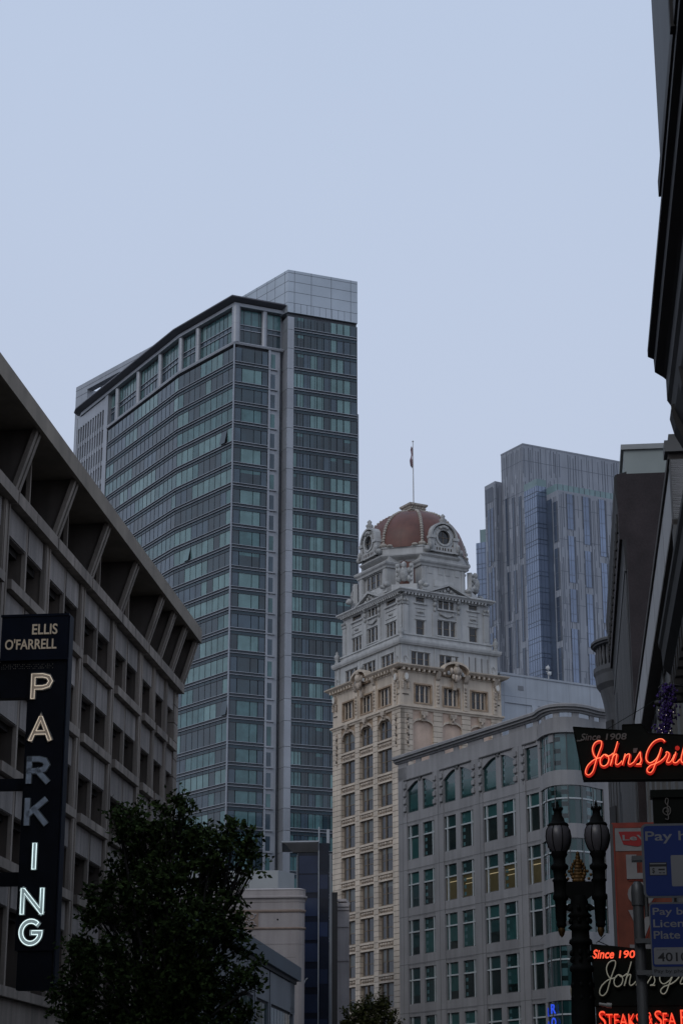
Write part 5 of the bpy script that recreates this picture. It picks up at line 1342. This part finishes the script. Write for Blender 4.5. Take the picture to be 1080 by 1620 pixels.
rs = thing('restaurant_sign', (*st(38,-1.7), 8.4), 'upper black restaurant sign with glowing red script lettering, above the lower one', 'sign', 'restaurant signs')
q = MB()
X = lambda x: .23+(x/6-6.5)*MP
Z = lambda y: 9.47-(y/6-20)*.01238
poly = [(X(35),Z(120)),(X(505),Z(165)),(X(508),Z(109)),(X(688),Z(107)),(X(745),Z(196)),(X(1080),Z(220)),(3.15,9.10),(3.15,8.40),(X(115),Z(625))]
q.prism(UF, poly[::-1], -.28, 0, 0)
for i in range(len(poly)-1 if False else len(poly)):
    (a1,b1),(a2,b2) = poly[i], poly[(i+1) % len(poly)]
    q.tube([UF.pt(a1,.0,b1), UF.pt(a2,.0,b2)], .014, 4, 0)
q.build('sign_panel', sblk, rs)
q = MB(); q.tube([UF.pt(X(210),-.14,Z(125)), UF.pt(X(235),-.14,Z(118)), UF.pt(X(330),-.14,Z(150))], .006, 4); q.tube([UF.pt(X(330),-.14,Z(150)), UF.pt(X(450),-.14,Z(140))], .006, 4); q.tube([UF.pt(X(330),-.14,Z(150)), UF.pt(2.9,-.14,10.6)], .006, 4)
q.box(UF, 2.5, 3.4, -.2, -.1, 9.12, 9.2); q.build('stay_wire', sblk, rs)
script(UF, X(0), Z(0), MP/6, redt, redb, .0105, rs, core=redc)
q = MB()
add_text(q, UF, "Since", X(100), X(285), Z(252), Z(185), 0, .014, bold=.012, shear=.25); q.build('small_lettering', greyl, rs); q = MB()
add_text(q, UF, "1908", X(340), X(535), Z(252), Z(190), 0, .014, bold=.014, shear=.2); q.build('small_lettering', greyl, rs); q = MB()
q.box(UF, X(62), X(110), 0, .014, Z(258), Z(248))
add_text(q, UF, "'", X(592), X(632), Z(380), Z(335), 0, .014, bold=.02, shear=.2)
q.build('small_lettering', greyl, rs)
q = MB(); q.prism(UF, [(X(1018)+.045*math.cos(R(a)), Z(345)+.045*math.sin(R(a))) for a in range(0,360,30)], .0, .03); q.build('dot', redb, rs)

LFc = CF(37, 0); MP2 = (2.0-.44)/(1080-942)
XL = lambda x: .40+(x/6)*MP2*1.0 - (935-900)*MP2
ZL = lambda y: 5.22-((y/6)-53)*.0121
ls = thing('restaurant_sign', (*st(37,-1.7), 3.8), 'lower black restaurant sign with white script over glowing red capitals, behind the lamp post', 'sign', 'restaurant signs')
q = MB(); poly = [(XL(205),ZL(318)),(XL(600),ZL(360)),(3.15,ZL(420)),(3.15,ZL(870)),(XL(220),ZL(870))]
q.prism(LFc, poly[::-1], -.3, 0, 0); q.box(LFc, XL(230), 3.15, -.3, -.02, ZL(1085), ZL(872), 0); q.build('sign_panel', sblk, ls)
sc_ = MP2/6
script(LFc, XL(205+10)-205*0-.0-(130*sc_)+(50*sc_), ZL(475)+272*sc_, sc_, whtt, sblk, .011, ls, strokes=JS)
q = MB(); add_text(q, LFc, "Since", XL(212), XL(418), ZL(452), ZL(372), 0, .03, bold=.02, shear=.22); add_text(q, LFc, "1908", XL(470), XL(680), ZL(450), ZL(382), 0, .03, bold=.015, shear=.15); q.build('neon_small_lettering', redt, ls)
q = MB()
words = [("S",255,318,915,1055),("TEAKS",322,650,940,1055),("&",720,758,930,1030),("S",785,852,915,1050),("EA",862,985,935,1050),("F",1030,1085,910,1050),("OOD",1095,1290,935,1050)]
for w_, x0, x1, y0, y1 in words: add_text(q, LFc, w_, XL(x0)+.02, XL(x1)+.02, ZL(y1)-.02, ZL(y0)-.02, 0, .02, bold=.03)
q.build('capitals_backing', redb, ls)
q = MB()
for w_, x0, x1, y0, y1 in words: add_text(q, LFc, w_, XL(x0), XL(x1), ZL(y1), ZL(y0), .03, .05, bold=-.012)
q.build('neon_capitals', redt, ls)
q = MB(); q.tube([LFc.pt(XL(260),.25,ZL(862)), LFc.pt(XL(330),.25,ZL(872))], .03, 8); q.tube([LFc.pt(XL(330),.25,ZL(872)), LFc.pt(XL(378),.25,ZL(876))], .045, 8); q.build('spotlight', mat('grey_spotlight', (.30,.30,.28), .5, .1, 3), ls)
q = MB(); q.tube([LFc.pt(XL(260),-.1,ZL(310)), LFc.pt(XL(275),-.1,ZL(290)), LFc.pt(XL(380),-.1,ZL(335)), LFc.pt(XL(480),-.1,ZL(345))], .008, 4); q.tube([LFc.pt(XL(275),-.1,ZL(300)), LFc.pt(XL(350),-.1,ZL(235))], .006, 4); q.build('stay_wire', sblk, ls)
# dark hanging sign with treble clef
KF2 = CF(36, 1.58)
cs_ = thing('music_sign', (*st(36,-2), 6.5), 'dark hanging panel with a small grey treble clef below the upper neon sign', 'sign')
q = MB(); q.box(KF2, .02, 1.6, -.2, 0, 6.4, 7.75); q.box(KF2, -.02, 1.65, -.24, .04, 7.72, 7.86); q.build('sign_panel', sblk, cs_)
q = MB(); cl = [(24,90),(20,84),(12,88),(8,70),(28,48),(32,26),(26,12),(20,24),(22,60),(28,96),(20,104),(12,98)]
cl = [(.0,.02),(.05,.0),(.06,.06),(.0,.09),(-.05,.05),(-.04,-.02),(.03,-.06),(.09,-.01),(.09,.08),(.04,.14),(.0,.2),(.02,.28),(.06,.26),(.05,.18),(.03,.05),(.05,-.1),(.03,-.15),(-.02,-.13)]
q.tube([KF2.pt(.24+x*.9, .02, 7.45+z*.9) for x, z in [(p.x, p.y) for p in smooth_line([(a,b,0) for a,b in cl], 4)]], .010, 5)
q.build('treble_clef', greyl, cs_)
q = MB(); P_ = [(math.cos(R(a)), math.sin(R(a))) for a in range(180, 361, 20)]
q.prism(KF2, [(.62+.16*x, 7.1+.17*z) for x, z in P_], .0, .02); q.build('moon_motif', whtt, cs_)
# purple garland with tiny lights
rv = random.Random(4)
pur = mat('purple_flowers', (.055,.024,.17), .9, .5, 6, fine=.4); pin = mat('fairy_light', (1,.85,.7), .4, 0, emit=(1,.85,.75), es=.9)
ga = thing('flower_garland', (*st(42,-2.25), 9.7), 'purple flower garland with tiny fairy lights hanging above the upper neon sign', 'garland')
q = MB(); l_ = MB()
for k in range(1000):
    z = rv.uniform(9.1, 11.15); c0 = 2.28 - .06*(11.2-z) + (.03 if z > 10.3 else -.03); 
    q.blob((*st(42+rv.uniform(-.18,.18), -(c0+rv.gauss(0,.085))), z), rv.uniform(.012,.034), rv.uniform(.012,.034), rv.uniform(.015,.04), 5, 3, 0, .3, rv)
for k in range(34):
    z = rv.uniform(9.1, 10.6); l_.blob((*st(41.75, -(2.24-.05*(11-z)+rv.gauss(0,.09))), z), .007,.007,.007, 4, 3)
q.build('flowers', pur, ga); l_.build('fairy_lights', pin, ga)
q = MB(); q.tube([(*st(42.4,-3.2),11.15), (*st(42,-2.2),11.2), (*st(42,-2.1),11.1)], .015, 5); q.tube([(*st(42.4,-3.2),9.75), (*st(42,-1.95),9.78)], .012, 5)
for k in range(5): q.blob((*st(42.6,-(2.12+.02*k)), 10.9-k*.33), .09, .09, .07, 6, 4, 0, .3, rv)
q.build('bracket', bk2, ga)
# vertical banner with stacked letters
LVF = CF(62, 1.44); brd = mat('banner_red', (.27,.04,.025), .7, .35, .9, streak=.2); brg = mat('banner_orange', (.20,.05,.028), .75, .3, 1.3, streak=.25)
bw_ = mat('banner_white', (.24,.235,.24), .7, .15, 2); btag = mat('tag_red', (.30,.010,.012), .6, .1, 2)
lv_ = thing('vertical_banner', (*st(62,-2), 7), 'orange red vertical banner sign with white letters behind the blue pay signs', 'sign')
q = MB(); q.box(LVF, .04, 1.75, -.3, 0, 5.4, 11.26, 0); q.box(LVF, -.06, .03, -.3, .03, 5.4, 11.26, 1); q.build('banner_board', [brg, gst2], lv_)
q = MB(); q.box(LVF, .0, 1.75, 0, .02, 11.14, 11.3, 0); q.box(LVF, .03, .07, 0, .02, 5.4, 11.14, 0); q.build('border', brd, lv_)
q = MB(); q.box(LVF, .09, 1.6, .0, .015, 10.42, 11.13, 0); q.build('logo_field', bw_, lv_)
q = MB(); q.prism(LVF, [(.34,10.62),(.78,10.55),(.96,10.62),(1.14,10.55),(1.55,10.62),(1.70,11.02),(.20,11.02)], .015, .03, 0); tg = q.build('logo_tag', btag, lv_)
q = MB(); add_text(q, LVF, "LeVI'S", .32, 1.5, 10.74, 10.92, .03, .04, bold=.02); q.build('lettering', bw_, tg)
for ch, z0, z1 in (("L",9.55,10.3),("O",8.72,9.45),("V",7.75,8.6),("E",6.8,7.55)):
    q = MB(); add_text(q, LVF, ch, .40, 1.22, z0, z1, .0, .06, bold=.05); o = q.build('stacked_letter', bw_, lv_)
    q = MB(); add_text(q, LVF, ch, .44, 1.26, z0-.05, z1-.05, .0, .03, bold=.06); q.build('letter_shadow', brd, o)
# ================================================================== parking pay signs on a pole
PFc = CF(11, 0)
gal = mat('galvanised_steel', (.13,.135,.14), .5, .2, 3, metal=.5); blue = mat('sign_blue', (.010,.030,.16), .5, .08, 3, spec=.35); wh = mat('reflective_white', (.20,.205,.22), .5, .08, 4); blkp = mat('print_black', (.012,.012,.014), .5, 0, 1)
whs = mat('sign_aluminium_back', (.12,.13,.145), .5, .1, 4)
pole = thing('sign_pole', (*st(11.1,-.385), 0), 'grey steel pole carrying two blue parking payment signs', 'pole')
q = MB(); q.lathe((*st(11.1,-.385),0), [(.032,.14),(.030,3.0)], 14); q.lathe((*st(11.1,-.385),0), [(.036,2.96),(.037,3.03),(.033,3.07),(.018,3.09)], 14); q.build('post', gal, pole)
for z in (2.75,2.58,3.2): 
    q = MB(); q.box(PFc, .36, .47, -.12, -.03, z, z+.025); q.build('bracket', gal, pole)
q = MB(); q.lathe((*st(11.1,-.43),0), [(.012,2.9),(.012,3.39)], 8); q.build('upper_post', gal, pole)
def rrect(u0,u1,z0,z1,r,n=5):
    P = []
    for cx, cz, a0 in ((u1-r,z1-r,0),(u0+r,z1-r,90),(u0+r,z0+r,180),(u1-r,z0+r,270)):
        for k in range(n+1): a = R(a0+90*k/n); P.append((cx+r*math.cos(a), cz+r*math.sin(a)))
    return P
s1 = thing('pay_sign', (*st(11,-.7), 2.98), 'upper blue payment sign with a white card symbol, cut by the right edge', 'sign', 'blue pay signs on the pole')
T1 = Face(PFc.pt(.415,0,0)[:2], PFc.d)
q = MB(); q.prism(T1, rrect(0,.62,2.99,3.395,.03), -.02, 0, 0); q.build('plate', whs, s1)
q = MB(); q.prism(T1, rrect(.013,.607,3.0,3.383,.02), 0, .002, 0); q.build('blue_field', blue, s1)
q = MB(); add_text(q, T1, "Pay here", .022, .40, 3.285, 3.353, .002, .003, bold=.012); q.build('lettering', wh, s1)
q = MB(); q.box(T1, .036, .132, .002, .0026, 3.11, 3.182, 1); q.box(T1, .040, .128, .0026, .0032, 3.114, 3.158, 0); q.box(T1, .040, .128, .0026, .0032, 3.172, 3.178, 0)
q.box(T1, .085, .120, .0032, .0036, 3.138, 3.147, 1); q.box(T1, .087, .101, .0032, .0036, 3.122, 3.127, 1); q.box(T1, .107, .120, .0032, .0036, 3.122, 3.127, 1); add_text(q, T1, "$", .050, .066, 3.120, 3.152, .0032, .0036, 1, bold=.02)
q.build('card_symbol', [wh, blkp], s1)
q = MB(); q.prism(T1, rrect(.155,.24,3.05,3.22,.008), .002, .0026, 0); q.build('phone_symbol', wh, s1)
s2 = thing('pay_sign', (*st(11,-.7), 2.55), 'lower blue payment sign reading license plate with a white code strip', 'sign', 'blue pay signs on the pole')
T2 = Face(PFc.pt(.44,0,0)[:2], PFc.d)
q = MB(); q.prism(T2, rrect(0,.62,2.568,2.965,.02), -.02, 0, 0); q.build('plate', whs, s2)
q = MB(); q.prism(T2, rrect(.006,.614,2.62,2.955,.015), 0, .002, 0); q.build('blue_field', blue, s2)
q = MB()
for tx, u1, z0, z1 in (("Pay by",.235,2.885,2.935),("License",.275,2.830,2.872),("Plate",.172,2.768,2.81)): add_text(q, T2, tx, .018, u1*.93, z0, z1, .002, .003, bold=.012)
q.build('lettering', wh, s2)
q = MB(); q.prism(T2, rrect(.014,.30,2.632,2.722,.008), .002, .0026, 0); q.build('code_strip', wh, s2)
q = MB(); add_text(q, T2, "40102", .034, .235, 2.647, 2.695, .0026, .0032, bold=.015); add_text(q, T2, "pay by phone", .03, .085, 2.706, 2.713, .0026, .0030); add_text(q, T2, "Pay by phone", .012, .21, 2.582, 2.606, .0, .001, bold=.01); q.build('printing', blkp, s2)
# ================================================================== twin street lamp
lmp = mat('cast_iron', (.005,.0055,.0055), .75, .3, 4, spec=.12); lgl = mat('frosted_lantern_glass', (.095,.09,.10), .35, .15, 3); gold = mat('old_gilding', (.13,.068,.018), .5, .5, 8, metal=.5)
lt = thing('twin_street_lamp', (*st(32,-.18), 0), 'black ornate street lamp with two frosted lanterns and a gold leaf crest', 'street lamp')
def at32(right, z): return (*st(32,-right), z)
q = MB(); x, y, _ = at32(.18, 0)
q.lathe((x,y,0), [(.32,.14),(.32,.5),(.24,.6),(.2,1.0),(.19,3.7),(.165,4.3),(.19,4.32),(.19,4.38),(.15,4.42),(.145,4.72),(.19,4.75),(.18,4.8),(.145,4.83),(.14,4.95),(.2,4.99),(.145,5.04),(.16,5.15),(.2,5.18),(.14,5.24),(.15,5.36),(.12,5.5)], 14)
for z in (3.9,4.1,4.5,4.6,5.1,5.3):
    for k in range(7): a = 2*math.pi*k/7; q.blob((x+.165*math.cos(a), y+.165*math.sin(a), z), .035,.035,.05, 5,4)
q.build('pole', lmp, lt)
q = MB(); FLm = Face(st(32,-.18), -NL)
q.prism(FLm, [(-.36,5.42),(-.2,5.5),(-.12,5.44),(.12,5.44),(.2,5.5),(.36,5.42),(.36,5.66),(.22,5.72),(-.22,5.72),(-.36,5.66)], -.06, .06)
for s_ in (-1,1): q.tube([FLm.pt(s_*(.14+.1*math.sin(t)*.9), .0, 5.36-.05*t) for t in (0,.5,1,1.5)], .025, 5); q.tube([FLm.pt(s_*.3, 0, 5.4), FLm.pt(s_*.25, 0, 5.3), FLm.pt(s_*.16, 0, 5.28)], .025, 5)
q.build('crossarm', lmp, lt)
q = MB()
for sx, hx, n_ in ((0,1,9),(1,.6,7),(2,.45,6)):
    for s_ in ((-1,1) if sx else (1,)):
        for k in range(n_):
            t = k/(n_-1); 
            if sx == 0: q.blob(FLm.pt(0,.02,5.74+.42*t), .105*(1-t*.8)+.012, .035, .05, 7,4)
            elif sx == 1: q.blob(FLm.pt(s_*(.05+.055*math.sin(t*3.1)),.03,5.74+.3*t), .035*(1-t*.6)+.01, .03, .04, 6,4)
            else: q.blob(FLm.pt(s_*(.07+.13*math.sin(t*4.2)),.03,5.74+.16*(1-math.cos(t*4.2))/2), .026,.025,.028, 6,4)
q.build('leaf_crest', gold, lt)
for s_, cx in ((-1,-.295),(1,.325)):
    q = MB(); x, y, _ = FLm.pt(cx, 0, 0)
    q.lathe((x,y,0), [(.02,4.98),(.06,5.0),(.085,5.04),(.07,5.08),(.085,5.12),(.095,5.42),(.125,5.45),(.125,5.5),(.105,5.54),(.11,5.72),(.13,5.74),(.10,5.78),(.105,5.9),(.14,5.93),(.145,5.98),(.10,6.02),(.10,6.1),(.135,6.16),(.12,6.22)], 14)
    q.build('lantern_bracket', lmp, lt)
    q = MB(); q.lathe((x,y,0), [(.0,4.84),(.035,4.88),(.06,4.95),(.05,5.0)], 10); q.build('drop_finial', gold, lt)
    q = MB(); q.lathe((x,y,0), [(.12,6.20),(.17,6.27),(.2,6.36),(.21,6.45),(.195,6.55),(.155,6.62)], 20); gl_ = q.build('lantern_globe', lgl, lt)
    q = MB()
    for k in range(8):
        a = 2*math.pi*k/8+.2; q.tube([(x+(r+.004)*math.cos(a), y+(r+.004)*math.sin(a), z) for r, z in ((.12,6.20),(.17,6.27),(.2,6.36),(.21,6.45),(.195,6.55),(.155,6.62))], .008, 4)
    q.build('glazing_rib', lmp, gl_)
    q = MB(); q.lathe((x,y,0), [(.155,6.60),(.175,6.63),(.16,6.66),(.115,6.68),(.10,6.74),(.07,6.79),(.062,6.85),(.07,6.87),(.085,6.88),(.085,6.895),(.045,6.91),(.03,6.94)], 14)
    q.lathe((x,y,0), [(.012,6.93),(.03,6.96),(.012,6.99),(.02,7.0),(.0,7.04)], 8)
    for k in range(7): a = 2*math.pi*k/7; q.blob((x+.075*math.cos(a), y+.075*math.sin(a), 6.905), .018,.018,.03, 5,3)
    q.build('lantern_cap', lmp, lt)
gl = thing('globe_street_lamp', (*st(80,-.21), 0), 'small distant street lamp with one pale acorn globe beside the black lamp post', 'street lamp')
x, y = st(80,-.21); q = MB(); q.lathe((x,y,0), [(.3,.14),(.3,.8),(.14,1),(.12,5.8),(.2,5.85),(.13,5.95),(.12,6.8),(.22,6.85),(.2,6.95),(.14,7.0),(.2,7.12)], 12); q.build('pole', lmp, gl)
q = MB(); q.lathe((x,y,0), [(.16,7.1),(.22,7.3),(.25,7.5),(.22,7.68),(.12,7.8)], 16); q.build('globe', mat('cream_globe', (.30,.27,.19), .5, .15, 2), gl)
q = MB(); q.lathe((x,y,0), [(.13,7.78),(.15,7.84),(.06,7.92),(.0,8.0)], 12); q.build('cap', mat('globe_cap', (.12,.11,.08), .6, .2, 2), gl)

# ================================================================== trees
barkm = mat('bark', (.018,.015,.012), .9, .3, 4, bump=.5)
def leafmat(name, c1, c2):
    m = mat(name, c1, .8, .0, 1, spec=.08); t = m.node_tree; b = t.nodes['Principled BSDF']
    g = t.nodes.new('ShaderNodeNewGeometry'); r = t.nodes.new('ShaderNodeMixRGB'); r.inputs[1].default_value = (*c1,1); r.inputs[2].default_value = (*c2,1)
    t.links.new(g.outputs['Random Per Island'], r.inputs[0]); t.links.new(r.outputs[0], b.inputs['Base Color']); return m
lf1 = leafmat('dark_leaves', (.014,.024,.008), (.052,.080,.022)); lf2 = leafmat('olive_leaves', (.035,.042,.014), (.085,.085,.028))
def tree(name, label, base, trunk_r, clumps, leafn, size, lmat, seed, limbs):
    rr = random.Random(seed); t = thing(name, base, label, 'tree')
    q = MB(); bx, by, bz = base
    top = Vector((bx, by, limbs[0]))
    q.tube([(bx,by,0.05),(bx+.05,by,limbs[0]*.5),tuple(top)], trunk_r, 10, 0, r2=trunk_r*.7)
    for (c, r) in clumps:
        c = Vector(c); m = top.lerp(c, .5)+Vector((rr.uniform(-.3,.3), rr.uniform(-.3,.3), -.2))
        P = smooth_line([top-Vector((0,0,rr.uniform(0,.8))), m, c], 5); q.tube([tuple(p) for p in P], trunk_r*.32, 6, 0, r2=.02)
        for k in range(7):
            e2 = c+Vector((rr.gauss(0,1),rr.gauss(0,1),rr.gauss(0,1))).normalized()*r*.9; q.tube([tuple(m.lerp(c,.7)), tuple(m.lerp(e2,.6)+Vector((0,0,.1))), tuple(e2)], .022, 4, 0, r2=.006)
    q.build('trunk', barkm, t)
    tot = sum(r**2 for _, r in clumps); vs = []; fs = []
    for (c, r) in clumps:
        # twig clusters through the volume, denser towards the rim, each with a spray of leaves
        ntw = max(4, int(leafn*r*r/tot/14))
        for _ in range(ntw):
            d = Vector((rr.gauss(0,1), rr.gauss(0,1), rr.gauss(0,.9))).normalized()
            rad = r*(rr.random()**.42)*rr.uniform(.8,1.12)
            tc_ = Vector(c)+d*rad; tdv = (d+Vector((rr.gauss(0,.5),rr.gauss(0,.5),rr.gauss(.25,.4)))).normalized()
            for k in range(14):
                p = tc_+tdv*(k*.024)+Vector((rr.gauss(0,.05),rr.gauss(0,.05),rr.gauss(0,.05)))
                l = (tdv*.4+Vector((rr.gauss(0,1),rr.gauss(0,1),rr.gauss(-.1,.8)))).normalized(); s = size*rr.uniform(.6,1.25)
                w0 = l.cross(Vector((rr.gauss(0,1),rr.gauss(0,1),rr.gauss(0,1)))).normalized()*s*.27; nn = l.cross(w0).normalized()*s*.06
                i = len(vs); vs += [p, p+l*s*.45+w0+nn, p+l*s, p+l*s*.45-w0+nn]; fs.append((i,i+1,i+2,i+3))
    me = bpy.data.meshes.new('crown'); b = Vector(base); me.from_pydata([tuple(v-b) for v in vs], [], fs); me.materials.append(lmat); me.update()
    o = bpy.data.objects.new('crown', me); S.collection.objects.link(o); o.parent = t
    return t
def pxp(x, y, al, dz=0):      # photo measurement turned into a point on the plane across the street at distance al
    dx = x-540; up = 810-y; c, s = math.cos(R(17.9)), math.sin(R(17.9)); r = Vector((dx, 3100*c-up*s, 3100*s+up*c)); k = al/(r.x*E_.x+r.y*E_.y); r *= k
    return (r.x, r.y, r.z+EYE)
CL = [(205,1308,30,46),(232,1345,34,46.4),(275,1290,26,45.8),(262,1330,36,46.6),(300,1330,30,46),(335,1345,26,45.6),(368,1335,22,46),(390,1350,20,46.3),(345,1385,32,46.5),(300,1395,44,46),(240,1400,42,45.5),
      (200,1375,26,46.5),(180,1430,34,46),(160,1455,24,46.4),(230,1470,46,46.2),(295,1470,50,45.2),(350,1450,36,46),(365,1490,28,46.6),(135,1500,22,46),(165,1520,38,45.6),(120,1550,26,46.2),(225,1550,55,46),(300,1555,55,45.6),(355,1550,36,46.3),
      (395,1535,17,46),(402,1560,12,46),(372,1300,12,46),(398,1322,12,46.2),(188,1290,14,46),(215,1285,14,46.3),(288,1268,13,46),(150,1420,16,46),(118,1505,13,46.1),(100,1565,14,46),(318,1312,16,46),(402,1370,12,46.1),(375,1415,16,46),(110,1590,24,46),(160,1600,45,46),(240,1630,60,46),(330,1630,55,46),(385,1615,24,46.3),(140,1650,40,46),(300,1690,70,46),(200,1700,70,46.2)]
tree('street_tree', 'large dark leafy street tree in front of the garage and the cream building', (*st(46,9.3), 0), .2,
     [(pxp(x,y,al), r*.86*46/3257) for x,y,r,al in CL], 33000, .15, lf1, 2, (4.2,))
CL2 = [(598,1582,12,95),(575,1597,16,95.4),(612,1600,12,94.7),(556,1602,10,95),(590,1612,22,95),(560,1625,18,95.3),(618,1622,12,95),(590,1650,30,95)]
tree('street_tree', 'small olive green tree top poking up before the domed tower base', (*st(95,9.6), 0), .15,
     [(pxp(x,y,al), r*95/3257) for x,y,r,al in CL2], 5200, .17, lf2, 7, (4.5,))
